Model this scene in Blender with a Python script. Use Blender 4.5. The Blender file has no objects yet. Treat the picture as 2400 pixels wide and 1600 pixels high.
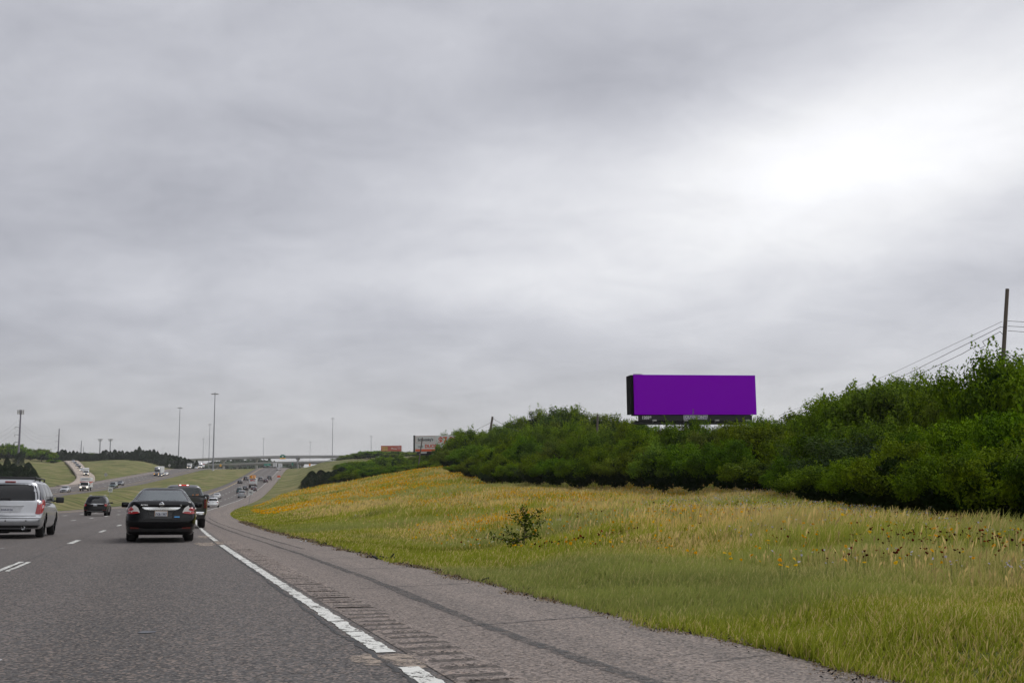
EXPO=0.0
SKYROT=24; SKYLOC=(.3,.8,0); SKYA1=.55; SKYA2=.30; SKYB=.46; ZEN=1.9; SUNE=1.2
SPOTS=[(17,16,9,4.5,.42,10),(12,12,14,4,.10,15),(25,10,6,3,-.10,0),(-22,17,14,5,-.10,0),(10,22,16,2.6,-.12,12),(20,27,12,4,.10,0)]
ASPH=(.115,.108,.108); SHLD=(.19,.165,.155); CONC=(.33,.28,.24)
LEAFD=(.026,.052,.006); LEAFL=(.125,.180,.018); NBLADE=420000; HAZE=.00022
PURPLE=(.130,.0002,.28)
ASPH=(.095,.090,.090); HAZE=.00010; SUNE=1.5; NBLADE=700000
LEAFD=(.040,.078,.008); LEAFL=(.20,.27,.022)
SKYB=.56; SKYA1=.42; SKYA2=.22; HAZE=.00008
SHLD=(.20,.168,.152); LEAFD=(.026,.056,.005); LEAFL=(.21,.29,.018)
SKYB=.66; SKYA1=.40; SKYA2=.26; ZEN=1.6; HAZE=.00006; SUNE=1.4
SPOTS=[(15,16,17,4.2,.26,16),(18,17,9,3.4,.16,12),(8,11,14,3,.07,10),(26,10.5,6,2.2,-.10,-6),(-20,15,16,4,-.06,6),(6,22,15,2.4,-.10,10),(-14,8,18,2.5,-.04,0)]
ASPH=(.072,.068,.068); SHLD=(.165,.137,.124); LEAFD=(.016,.040,.003); LEAFL=(.165,.255,.010); PURPLE=(.24,.0003,.54)
SKYB=.61; SKYA1=.44; SKYA2=.32; SKYA3=.13
SHLD=(.178,.147,.132); LEAFD=(.013,.034,.003); LEAFL=(.19,.29,.010)
SPOTS=[(15,15.5,20,4.2,.25,9),(19,17,10,3.2,.15,6),(8,11,14,3,.06,10),(26,10.5,6,2.2,-.10,-6),(-20,15,16,4,-.05,6),(8,22,15,2.4,-.10,8),(-14,8,18,2.5,-.04,0)]
LEAFD=(.012,.032,.003); LEAFL=(.165,.255,.010)
SKYB=.60
LEAFL=(.19,.285,.011)
SPOTS=[(16,15.5,22,4.4,.30,9),(20,17,11,3.4,.15,6),(8,11,14,3,.06,10),(26,10.5,6,2.2,-.08,-6),(-20,15,16,4,-.05,6),(8,22,15,2.4,-.10,8),(-14,8,18,2.5,-.04,0)]
SKYA2=.24; SKYA3=.10; HAZE=.00013; PURPLE=(.28,.0003,.62); LEAFL=(.21,.30,.011); ASPH=(.084,.079,.078)
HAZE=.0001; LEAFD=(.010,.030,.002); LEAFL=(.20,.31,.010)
SHLD=(.176,.148,.132)
import bpy, bmesh, math, random
import numpy as np
from mathutils import Vector, Matrix, Euler
C = bpy.context.scene.collection
rnd = random.Random(7)
# ------------------------------------------------------------------ camera model
F=2450.0; PITCH=math.atan(329.6/F); ROLL=math.radians(0.6)
cp,sp=math.cos(PITCH),math.sin(PITCH); cr,sr=math.cos(ROLL),math.sin(ROLL)
def P(x,y,d):
    """world point on the sight line of survey pixel x,y at forward distance d"""
    u=x-1200.0; v=y-800.0
    u,v=u*cr-v*sr,u*sr+v*cr
    k=d/(F*cp+v*sp)
    return np.array((u*k,d,(F*sp-v*cp)*k))
cam_d=bpy.data.cameras.new('camera'); cam=bpy.data.objects.new('camera',cam_d); C.objects.link(cam)
cam_d.sensor_width=36; cam_d.lens=36*F/2400; cam_d.clip_start=0.1; cam_d.clip_end=20000
M=Matrix.Rotation(math.pi/2+PITCH,4,'X')@Matrix.Rotation(-ROLL,4,'Z')
cam.matrix_world=M
bpy.context.scene.camera=cam
vs=bpy.context.scene.view_settings
vs.view_transform='Standard'; vs.look='None'; vs.gamma=1; vs.exposure=EXPO
# ------------------------------------------------------------------ world: overcast sky
SUN_EL,SUN_AZ=math.radians(48),math.radians(25)     # azimuth from +Y towards +X
world=bpy.data.worlds.new('World'); bpy.context.scene.world=world; world.use_nodes=True
class NT:
    """tiny node-tree writer"""
    def __init__(s,nt): s.nt=nt; s.n=nt.nodes; s.l=nt.links
    def new(s,t,**k):
        n=s.n.new(t)
        for a,b in k.items(): setattr(n,a,b)
        return n
    def lk(s,a,b): s.l.new(a,b)
    def put(s,sock,v):
        if isinstance(v,bpy.types.NodeSocket): s.lk(v,sock)
        else: sock.default_value=v
    def math(s,op,a,b=0.0,c=None,clamp=False):
        n=s.new('ShaderNodeMath',operation=op,use_clamp=clamp); s.put(n.inputs[0],a); s.put(n.inputs[1],b)
        if c is not None: s.put(n.inputs[2],c)
        return n.outputs[0]
    def mix(s,f,a,b,t='RGBA',blend='MIX'):
        n=s.new('ShaderNodeMix',data_type=t,blend_type=blend) if t=='RGBA' else s.new('ShaderNodeMix',data_type=t)
        i={'RGBA':(6,7,2),'FLOAT':(2,3,0)}[t]
        s.put(n.inputs[0],f)
        for q,v in ((i[0],a),(i[1],b)):
            if isinstance(v,tuple) and len(v)==3: v=v+(1,)
            s.put(n.inputs[q],v)
        return n.outputs[i[2]]
    def noise(s,vec,scale,detail=2,rough=.5,dist=0,out=0,typ='3D'):
        n=s.new('ShaderNodeTexNoise',noise_dimensions=typ)
        if vec is not None: s.lk(vec,n.inputs['Vector'])
        n.inputs['Scale'].default_value=scale; n.inputs['Detail'].default_value=detail
        n.inputs['Roughness'].default_value=rough; n.inputs['Distortion'].default_value=dist
        return n.outputs[out]
    def ramp(s,f,*st,interp='LINEAR'):
        n=s.new('ShaderNodeValToRGB'); s.put(n.inputs[0],f); e=n.color_ramp.elements; n.color_ramp.interpolation=interp
        while len(e)<len(st): e.new(.5)
        for k,(p,c) in enumerate(st):
            e[k].position=p; e[k].color=(c,c,c,1) if not isinstance(c,tuple) else c+(1,)
        return n.outputs[0]
    def mapr(s,v,a,b,c,d,smooth=False):
        n=s.new('ShaderNodeMapRange'); n.interpolation_type='SMOOTHSTEP' if smooth else 'LINEAR'
        for i,q in enumerate((v,a,b,c,d)): s.put(n.inputs[i],q)
        return n.outputs[0]
    def vmul(s,vec,xyz,loc=(0,0,0),rot=(0,0,0)):
        n=s.new('ShaderNodeMapping'); s.lk(vec,n.inputs[0]); n.inputs['Scale'].default_value=xyz
        n.inputs['Location'].default_value=loc; n.inputs['Rotation'].default_value=rot
        return n.outputs[0]
w=NT(world.node_tree); w.n.clear()
tc=w.new('ShaderNodeTexCoord'); sx=w.new('ShaderNodeSeparateXYZ'); w.lk(tc.outputs['Generated'],sx.inputs[0])
dx,dy,dz=sx.outputs
zz=w.math('MAXIMUM',dz,0.0)
den=w.math('ADD',zz,0.26)
pl=w.new('ShaderNodeCombineXYZ'); w.lk(w.math('DIVIDE',dx,den),pl.inputs[0]); w.lk(w.math('DIVIDE',dy,den),pl.inputs[1])
v1=w.vmul(pl.outputs[0],(1.0,1.30,1),rot=(0,0,math.radians(SKYROT)),loc=SKYLOC)
n1=w.noise(v1,1.1,5,.46,.5)
v2=w.vmul(pl.outputs[0],(1.9,2.2,1),rot=(0,0,math.radians(SKYROT-8)),loc=(3.1,1.7,0))
n2=w.noise(v2,2.0,7,.55,.6)
cl=w.math('ADD',w.math('MULTIPLY',w.math('SUBTRACT',n1,.5),SKYA1),w.math('MULTIPLY',w.math('SUBTRACT',n2,.5),SKYA2))
v3=w.vmul(pl.outputs[0],(3.4,3.8,1),rot=(0,0,math.radians(SKYROT+10)),loc=(7.7,2.2,0))
n3=w.noise(v3,2.6,8,.62,.8)
cl=w.math('ADD',cl,w.math('MULTIPLY',w.math('SUBTRACT',n3,.5),SKYA3))
def spot(az,el,saz,sel,amp,rot=0.0):
    """thin place (or thick one) in the cloud deck round a direction"""
    az,el=math.radians(az),math.radians(el)
    a=w.math('SUBTRACT',w.math('ARCTAN2',dx,dy),az); e=w.math('SUBTRACT',w.math('ARCSINE',dz),el)
    c_,s_=math.cos(math.radians(rot)),math.sin(math.radians(rot))
    a2=w.math('ADD',w.math('MULTIPLY',a,c_),w.math('MULTIPLY',e,s_)); e2=w.math('SUBTRACT',w.math('MULTIPLY',e,c_),w.math('MULTIPLY',a,s_))
    q=w.math('ADD',w.math('POWER',w.math('DIVIDE',a2,math.radians(saz)),2),w.math('POWER',w.math('DIVIDE',e2,math.radians(sel)),2))
    return w.math('MULTIPLY',w.math('EXPONENT',w.math('MULTIPLY',q,-1)),amp)
tot=w.math('ADD',cl,SKYB)
for sp_ in SPOTS: tot=w.math('ADD',tot,spot(*sp_))
az=w.math('ARCTAN2',dx,dy)
tot=w.math('ADD',tot,w.math('MULTIPLY',az,.16))
tot=w.math('MAXIMUM',tot,.1)
zen=w.mapr(dz,.5,.95,1.0,ZEN,True)
below=w.mapr(dz,-.05,0,.35,1)
lum=w.math('MULTIPLY',w.math('MULTIPLY',tot,zen),below)
tint=w.mix(w.mapr(tot,.4,.95,0,1),(.925,.945,1.065),(.985,.99,1.015))
hz=w.mapr(dz,0,.16,1,0,True)
tint=w.mix(hz,tint,(.985,.99,1.015))
bgc=w.new('ShaderNodeBackground'); w.lk(tint,bgc.inputs[0]); w.lk(lum,bgc.inputs[1])
sky=w.new('ShaderNodeTexSky',sky_type='NISHITA'); sky.sun_disc=False; sky.sun_elevation=SUN_EL; sky.sun_rotation=SUN_AZ
bgs=w.new('ShaderNodeBackground'); w.lk(sky.outputs[0],bgs.inputs[0]); bgs.inputs[1].default_value=.06
mx=w.new('ShaderNodeMixShader'); mx.inputs[0].default_value=.94; w.lk(bgs.outputs[0],mx.inputs[1]); w.lk(bgc.outputs[0],mx.inputs[2])
wo=w.new('ShaderNodeOutputWorld'); w.lk(mx.outputs[0],wo.inputs[0])
sd=bpy.data.lights.new('sun','SUN'); sd.energy=SUNE; sd.angle=math.radians(30); sd.color=(1,.97,.93)
so=bpy.data.objects.new('sun',sd); C.objects.link(so)
so.rotation_euler=Vector((-math.sin(SUN_AZ)*math.cos(SUN_EL),-math.cos(SUN_AZ)*math.cos(SUN_EL),-math.sin(SUN_EL))).to_track_quat('-Z','Y').to_euler()
# ------------------------------------------------------------------ helpers
def tag(o,label=None,cat=None,group=None,kind=None):
    if label: o['label']=label
    if cat: o['category']=cat
    if group: o['group']=group
    if kind: o['kind']=kind
    return o
def obj(name,me,mat=None,parent=None,loc=None):
    o=bpy.data.objects.new(name,me); C.objects.link(o)
    if mat is not None: me.materials.clear(); [me.materials.append(m) for m in (mat if isinstance(mat,(list,tuple)) else [mat])]
    if parent: o.parent=parent
    if loc is not None: o.location=loc
    return o
def empty(name,loc=(0,0,0),rot=(0,0,0),label=None,cat=None,group=None):
    o=bpy.data.objects.new(name,None); C.objects.link(o); o.location=loc; o.rotation_euler=rot
    o.empty_display_size=.3
    return tag(o,label,cat,group)
def npmesh(name,V,Fc,smooth=False,cols=None,uv=None):
    """mesh from an (n,3) vertex array and an (m,k) face array"""
    V=np.asarray(V,np.float32); Fc=np.asarray(Fc,np.int32); m,k=Fc.shape
    me=bpy.data.meshes.new(name)
    me.vertices.add(len(V)); me.vertices.foreach_set('co',V.ravel())
    me.loops.add(m*k); me.loops.foreach_set('vertex_index',Fc.ravel())
    me.polygons.add(m); me.polygons.foreach_set('loop_start',np.arange(0,m*k,k,dtype=np.int32))
    me.polygons.foreach_set('use_smooth',np.full(m,smooth))
    if cols is not None:
        a=me.attributes.new('tone','FLOAT_COLOR','POINT'); c=np.ones((len(V),4),np.float32); c[:,:cols.shape[1]]=cols; a.data.foreach_set('color',c.ravel())
    if uv is not None:
        l=me.uv_layers.new(name='UVMap'); l.data.foreach_set('uv',np.asarray(uv,np.float32)[Fc.ravel()].ravel())
    me.update(calc_edges=True); me.validate()
    return me
def bmmesh(name,bm,smooth=False):
    me=bpy.data.meshes.new(name); bmesh.ops.recalc_face_normals(bm,faces=bm.faces[:]); bm.to_mesh(me); bm.free()
    if smooth: me.polygons.foreach_set('use_smooth',np.ones(len(me.polygons),bool))
    return me
def box(bm,c,s,bev=0.0,rot=None):
    """bevelled box: centre c, full sizes s"""
    r=bmesh.ops.create_cube(bm,size=1.0); vs_=r['verts']
    bmesh.ops.scale(bm,vec=Vector(s),verts=vs_)
    if bev>0:
        ed=list({e for v in vs_ for e in v.link_edges})
        g=bmesh.ops.bevel(bm,geom=ed,offset=bev,segments=2,affect='EDGES',profile=.6); vs_=list({v for f in g['faces'] for v in f.verts}|{v for v in vs_ if v.is_valid})
    if rot is not None: bmesh.ops.rotate(bm,cent=(0,0,0),matrix=rot,verts=vs_)
    bmesh.ops.translate(bm,vec=Vector(c),verts=vs_); return vs_
def tube(bm,a,b,r0,r1=None,n=10):
    a,b=Vector(a),Vector(b); r1=r0 if r1 is None else r1
    d=b-a; g=bmesh.ops.create_cone(bm,cap_ends=True,segments=n,radius1=r0,radius2=r1,depth=d.length)
    q=d.to_track_quat('Z','Y').to_matrix().to_4x4(); q.translation=(a+b)/2
    bmesh.ops.transform(bm,matrix=q,verts=g['verts']); return g['verts']
def nb(): return bmesh.new()
def part(name,bm,mat,parent,smooth=False): return obj(name,bmmesh(name,bm,smooth),mat,parent)
def text(name,s,size,mat,parent,loc,rot,ext=.01,ax='CENTER',xs=1.0,bold=0.0):
    cu=bpy.data.curves.new(name,'FONT'); cu.body=s; cu.size=size; cu.extrude=ext; cu.align_x=ax; cu.align_y='CENTER'; cu.offset=bold
    tmp=bpy.data.objects.new('tmp',cu); me=bpy.data.meshes.new_from_object(tmp); bpy.data.objects.remove(tmp); me.materials.clear(); me.materials.append(mat)
    o=bpy.data.objects.new(name,me); C.objects.link(o); o.parent=parent; o.location=loc; o.rotation_euler=rot; o.scale=(xs,1,1)
    return o
def children(o): return [c for c in list(C.objects) if c.parent==o]
def clone(root,kids,loc,rot,scale=(1,1,1)):
    """copy of a thing with copies of its parts (kids: {object: [its children]})"""
    r=root.copy(); C.objects.link(r); r.location=loc; r.rotation_euler=rot; r.scale=scale
    for k,subs in kids.items():
        c=k.copy(); C.objects.link(c); c.parent=r
        for s_ in subs:
            g=s_.copy(); C.objects.link(g); g.parent=c
    return r
def tree_of(root):
    al=list(C.objects); return {k:[g for g in al if g.parent==k] for k in al if k.parent==root}
def drop(root):
    """remove a prototype and its parts (their meshes live on in the copies)"""
    al=list(C.objects); kids=[q for q in al if q.parent==root]; subs=[q for q in al if q.parent in kids]
    for q in subs+kids+[root]: bpy.data.objects.remove(q)
# ------------------------------------------------------------------ materials
MATS={}
def pm(name,col,rough=.6,metal=0,coat=0,spec=.5,emit=None,estr=1,alpha=1,vary=.12,vs_=6.0):
    """procedural Principled material with a little dirt variation"""
    if name in MATS: return MATS[name]
    m=bpy.data.materials.new(name); m.use_nodes=True; t=NT(m.node_tree); b=t.n['Principled BSDF']
    if vary>0:
        tcn=t.new('ShaderNodeTexCoord'); nz=t.noise(tcn.outputs['Object'],vs_,5,.6)
        f=t.mapr(nz,.3,.7,1-vary,1+vary); c=t.mix(1.0,col+(1,) if len(col)==3 else col,(0,0,0),blend='MIX')
        mm=t.new('ShaderNodeVectorMath',operation='SCALE'); mm.inputs[0].default_value=col[:3]; t.lk(f,mm.inputs['Scale']); t.lk(mm.outputs[0],b.inputs['Base Color'])
    else: b.inputs['Base Color'].default_value=tuple(col[:3])+(1,)
    b.inputs['Roughness'].default_value=rough; b.inputs['Metallic'].default_value=metal
    b.inputs['Coat Weight'].default_value=coat; b.inputs['Coat Roughness'].default_value=.05; b.inputs['Specular IOR Level'].default_value=spec
    if emit: b.inputs['Emission Color'].default_value=emit+(1,); b.inputs['Emission Strength'].default_value=estr
    if alpha<1: b.inputs['Alpha'].default_value=alpha
    MATS[name]=m; return m
# ------------------------------------------------------------------ roads as 3D centre lines
def smooth_prof(xs,ys,step,wn):
    g=np.arange(xs[0],xs[-1]+step,step); z=np.interp(g,xs,ys)
    k=np.hanning(wn+2)[1:-1]; k/=k.sum(); h=wn//2
    zp=np.concatenate([2*z[0]-z[h:0:-1],z,2*z[-1]-z[-2:-h-2:-1]])
    return g,np.convolve(zp,k,'same')[h:h+len(z)]
MG,MZ=smooth_prof([-80,0,30,94,150,200,250,300,377,450,520,600,660,720,800,1000,1500],
                  [.5,-1.0,-1.56,-2.7,-3.55,-4.0,-3.9,-3.1,-.9,1.9,4.8,8.4,10.4,11.3,11.2,9,4],5.0,13)
def main_x(d):
    c=np.clip(np.asarray(d,float)-20,0,230)
    return 1.555-0.3336*np.asarray(d,float)+0.14/230*c*c/2+0.14*np.clip(np.asarray(d,float)-250,0,None)
def main_z(d): return np.interp(d,MG,MZ)
class Road:
    def __init__(s,pts,tl,tr,cross=0.0):
        s.p=np.array(pts,float); s.tl=np.array(tl,float)*np.ones(len(s.p)); s.tr=np.array(tr,float)*np.ones(len(s.p)); s.cross=cross*np.ones(len(s.p))
        d=np.gradient(s.p[:,:2],axis=0); d/=np.linalg.norm(d,axis=1)[:,None]; s.n=np.stack([d[:,1],-d[:,0]],1); s.dir=d
        s.s=np.concatenate([[0],np.cumsum(np.linalg.norm(np.diff(s.p[:,:2],axis=0),axis=1))])
    def at(s,i,t,dz=0.0):
        i=float(i); a=int(min(max(math.floor(i),0),len(s.p)-2)); f=i-a
        q=s.p[a]*(1-f)+s.p[a+1]*f; n=s.n[a]*(1-f)+s.n[a+1]*f; c=s.cross[a]*(1-f)+s.cross[a+1]*f
        return np.array((q[0]+n[0]*t,q[1]+n[1]*t,q[2]-c*t+dz))
    def idx(s,ss): return float(np.interp(ss,s.s,np.arange(len(s.s))))
    def local(s,X,Y):
        """signed offset t and position index for every point"""
        best=np.full(X.shape,1e9); T=np.zeros(X.shape); I=np.zeros(X.shape)
        for k in range(len(s.p)-1):
            a=s.p[k,:2]; e=s.p[k+1,:2]-a; L2=e@e; L=math.sqrt(L2)
            u=np.clip(((X-a[0])*e[0]+(Y-a[1])*e[1])/L2,0,1)
            rx=X-a[0]-u*e[0]; ry=Y-a[1]-u*e[1]; dd=rx*rx+ry*ry
            m=dd<best; best=np.where(m,dd,best)
            sg=np.sign(rx*e[1]-ry*e[0]); T=np.where(m,sg*np.sqrt(dd),T); I=np.where(m,k+u,I)
        return T,I
md=np.concatenate([np.arange(-60,0,4),np.arange(0,40,1.0),np.arange(40,120,2.5),np.arange(120,400,6),np.arange(400,1400,15)])
main=Road(np.stack([main_x(md),md,main_z(md)],1),
   np.interp(md,[0,230,342,420],[17.8,17.8,15.2,14.2]),np.interp(md,[0,46,100,150,285,400,600],[2.55,2.6,3.0,3.4,4.1,3.6,3.2]),
   np.interp(md,[0,300,420],[.02,.02,.008]))
op=[P(139,1159.4,205),P(186,1154,237),P(255,1145,290),P(331.6,1132.6,370),P(408,1115,475),P(477,1098,620)]
op=np.array([(25,-120,.5),(-25,0,-1.0),(-56,100,-1.9),(-72.5,152,-2.1)]+[tuple(q) for q in op]+[(-216,790,12.4),(-280,1100,10.5),(-345,1400,6)])
g=np.concatenate([np.arange(-120,200,16),np.arange(200,700,8),np.arange(700,1400,20)])
def sm(ys,k=5):
    z=np.interp(g,op[:,1],ys); kk=np.hanning(k+2)[1:-1]; kk/=kk.sum()
    zp=np.concatenate([2*z[0]-z[k//2:0:-1],z,2*z[-1]-z[-2:-k//2-1:-1]]); return np.convolve(zp,kk,'same')[k//2:k//2+len(z)]
opp=Road(np.stack([sm(op[:,0]),g,sm(op[:,2])],1),21.0,0.0,0.0)
RL=[P(130,1142,338),P(160.7,1138.2,362),P(173,1131,386),P(180,1122,415),P(179,1113,440),P(169.6,1100.8,490),P(159.4,1086.7,580),P(153,1079.5,690),P(147,1077,760)]
RR=[P(222,1134,398),P(224,1130,404),P(226,1124,416),P(224,1118,436),P(220,1112.8,455),P(204,1098,530),P(194,1088,610),P(185,1081.4,690),P(178,1078,760)]
rl=np.array(RL); rr=np.array(RR); cz=(rl[:,2:]+rr[:,2:])/2
rc=np.concatenate([(rl[:,:2]+rr[:,:2])/2,cz],1)
hw_=np.linalg.norm(rl[:,:2]-rr[:,:2],axis=1)/2
ramp=Road(rc,hw_,hw_,0.0)
_ax=(rr-rl)[:,:2]/(2*hw_[:,None]); _si=np.abs((ramp.n*_ax).sum(1)); ramp.n=_ax      # edges surveyed in pairs, so the cross direction is theirs
# ------------------------------------------------------------------ terrain heights: survey points (pixel, distance) blended in azimuth / log-distance
CP=[]
def cpt(x,y,d): CP.append(tuple(P(x,y,d)))
for q in [(1200,1285,25),(1200,1208,50),(1200,1168,80),(1200,1145,110),(1200,1125,150),(1400,1340,14),(1400,1230,32),(1400,1184,60),(1400,1158,90),
          (1600,1400,11),(1600,1300,18),(1600,1222,32),(1600,1198,50),(1600,1180,68),(2000,1440,8.5),(2000,1310,16),(2000,1250,27),(2000,1214,38),
          (2400,1480,7),(2400,1385,12),(2400,1290,22),(2400,1250,32),(2700,1500,6),(2700,1330,15),(2700,1245,30),(2400,1560,5.2),
          (1000,1105,180),(1050,1104,178),(1100,1127,140),(900,1120,188),(800,1137,200),(700,1152,212),(650,1172,172),(1000,1280,30),(900,1215,52),(800,1190,95),(1000,1165,100),
          (1000,1200,62),(700,1193,118),(900,1165,125),(640,1188,150),(1000,1130,145),(800,1160,155),
          (1000,1118,260),(1100,1100,260),(1250,1060,230),(1400,1075,200),(1600,1100,170),(1900,1110,110),(2100,1120,90),(2400,1120,70),(2800,1050,70),(1300,1118,150),(1500,1120,120),(1750,1130,80),
          (740,1143,300),(820,1128,290),(690,1131,380),(740,1120,390),(800,1105,400),(900,1095,400),(1050,1075,400),(1200,1060,420),(1500,1065,350),(2000,1060,250),(2500,1050,250),
          (685,1099,580),(740,1092,540),(800,1079,560),(850,1078,560),(760,1108,440),(950,1068,650),(1100,1065,700),(1400,1070,700),(2000,1070,600),(2600,1070,600),
          (690,1097,760),(800,1082,800),(700,1092,1100),(850,1082,1100),(620,1098,1100),(560,1096,1000),(1000,1065,1200),(1500,1050,1300),
          (499,1109,600),(540,1100,700),(480,1110,500),(430,1125,420),(360,1140,335),(300,1155,265),(430,1138,330),(200,1165,215),(250,1160,235),
          (108,1067,720),(60,1074,700),(20,1085,600),(130,1108,450),(85,1122,385),(60,1142,320),(-60,1150,290),(-200,1150,260),(10,1110,430),(-150,1090,600),(120,1085,560),
          (240,1077,700),(280,1078,700),(370,1085,750),(440,1094,760),(300,1099,560),(250,1113,470),(330,1095,600),(380,1092,640),(450,1093,880),(150,1076,800),(200,1079,800),
          (30,1060,1000),(200,1075,1000),(350,1085,1000),(460,1092,1050),(100,1060,1400),(400,1092,1500)]: cpt(*q)
for a in np.radians([-42,-30,-22,-14,-8,0,8,16,24,34,42]):
    for r_,z_ in ((1900,20),(4200,34)): CP.append((r_*math.sin(a),r_*math.cos(a),z_))
for r_ in (3,6,12,25): CP.append((r_*math.sin(.75),r_*math.cos(.75),-1.25-.004*r_))
for R_,idxs in ((main,range(14,len(md),4)),(opp,range(12,len(g),4)),(ramp,range(len(rc)))):
    for i in idxs:
        for t in (-R_.tl[i],R_.tr[i]):
            q=R_.at(i,t,-.06)
            if q[1]>2.5: CP.append(tuple(q))
CP=np.array(CP)
def warp(X,Y):
    r=np.maximum(np.hypot(X,Y),2.5); a=np.clip(np.arctan2(X,Y),-.80,.80)
    return np.stack([a*6.0,np.log(r)],-1),r
def zbase(r): return -1.15/(1+(r/150.0)**1.5)
_w,_r=warp(CP[:,0],CP[:,1]); _v=(CP[:,2]-zbase(_r))/_r
def tps(d2): return np.where(d2>1e-12,d2*np.log(np.maximum(d2,1e-12))*.5,0)
n_=len(CP); A=np.zeros((n_+3,n_+3)); D2=((_w[:,None]-_w[None])**2).sum(-1)
A[:n_,:n_]=tps(D2)+np.eye(n_)*2e-3; A[:n_,n_]=1; A[:n_,n_+1:]=_w; A[n_:,:n_]=A[:n_,n_:].T
_c=np.linalg.solve(A,np.concatenate([_v,np.zeros(3)]))
def rbf(X,Y):
    sh=X.shape; W_,r=warp(X.ravel(),Y.ravel()); out=np.empty(len(r))
    for k in range(0,len(r),20000):
        q=W_[k:k+20000]; d2=((q[:,None]-_w[None])**2).sum(-1)
        out[k:k+20000]=tps(d2)@_c[:n_]+_c[n_]+q@_c[n_+1:]
    return (out*r+zbase(r)).reshape(sh)
def bump(X,Y):
    r=np.hypot(X,Y); a=np.clip(r/250,0.12,1.6)
    return a*(.10*np.sin(X*.21+1.3*np.sin(Y*.13))+.09*np.sin(Y*.17+X*.08+2)+.05*np.sin(X*.53+Y*.41)+.04*np.sin(X*.9-Y*.77+1))
def blend_roads(X,Y,Z,full=True):
    r=np.hypot(X,Y)
    onroad=np.zeros(X.shape,bool)
    for R_ in (main,opp,ramp):
        lo=R_.p[:,:2].min(0)-60; hi=R_.p[:,:2].max(0)+60
        m=(X>lo[0])&(X<hi[0])&(Y>lo[1])&(Y<hi[1])
        if not m.any(): continue
        t,i=R_.local(X[m],Y[m]); ia=np.arange(len(R_.p))
        tl=np.interp(i,ia,R_.tl); tr=np.interp(i,ia,R_.tr); z=np.interp(i,ia,R_.p[:,2])-np.interp(i,ia,R_.cross)*np.clip(t,-tl,tr)
        out=np.maximum(-tl-t,t-tr); rr_=r[m]
        if R_ is ramp: out=np.maximum(np.abs(t)-np.interp(i,ia,R_.tl)*np.interp(i,ia,_si),-9)
        inside=out<0.0
        marg=.02+.0007*rr_+np.where(inside,np.minimum(-out,1.0)*(.05+.0012*rr_),0)
        wd=1.0+.035*rr_; f=np.clip(out/wd,0,1); f=f*f*(3-2*f)
        zz_=Z[m]; Z[m]=np.where(inside,z-marg,(z-marg)*(1-f)+zz_*f)
        onroad[m]|=inside
    return Z,onroad
def ground_z(x,y):
    X=np.atleast_1d(np.asarray(x,float)); Y=np.atleast_1d(np.asarray(y,float))
    Z=rbf(X,Y)+bump(X,Y); Z,_=blend_roads(X,Y,Z); return Z if np.ndim(x) else float(Z[0])
def ground_z_many(X,Y):
    Z=rbf(X,Y)+bump(X,Y); return blend_roads(X,Y,Z)
NR,NA=520,760
ri=2.0*(4000/2.0)**(np.arange(NR)/(NR-1.0))
aa=np.concatenate([np.linspace(-math.pi,-.62,40,endpoint=False),np.linspace(-.62,.62,NA-80),np.linspace(.62,math.pi,41)[1:]])
rc_=2.0*(4000/2.0)**(np.arange(180)/(179.0)); ac_=np.concatenate([np.linspace(-math.pi,-.8,6,endpoint=False),np.linspace(-.8,.8,220),np.linspace(.8,math.pi,7)[1:]])
Rg,Ag=np.meshgrid(rc_,ac_,indexing='ij'); Zc=rbf(Rg*np.sin(Ag),Rg*np.cos(Ag))
tmp=np.stack([np.interp(aa,ac_,Zc[k]) for k in range(len(rc_))])
fi=np.interp(ri,rc_,np.arange(len(rc_))); k0=np.minimum(fi.astype(int),len(rc_)-2); fr=(fi-k0)[:,None]
Zf=tmp[k0]*(1-fr)+tmp[k0+1]*fr
Rf,Af=np.meshgrid(ri,aa,indexing='ij'); Xf=Rf*np.sin(Af); Yf=Rf*np.cos(Af)
Zf=Zf+bump(Xf,Yf); Zf,_=blend_roads(Xf,Yf,Zf)
V=np.stack([Xf,Yf,Zf],-1).reshape(-1,3); na=len(aa)
ii,jj=np.meshgrid(np.arange(NR-1),np.arange(na-1),indexing='ij'); a0=(ii*na+jj).ravel()
Fq=np.stack([a0,a0+1,a0+1+na,a0+na],1)[:, ::-1]
V=np.concatenate([V,[[0,0,-1.3]]])
terr=npmesh('ground',V,Fq,True)
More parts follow.
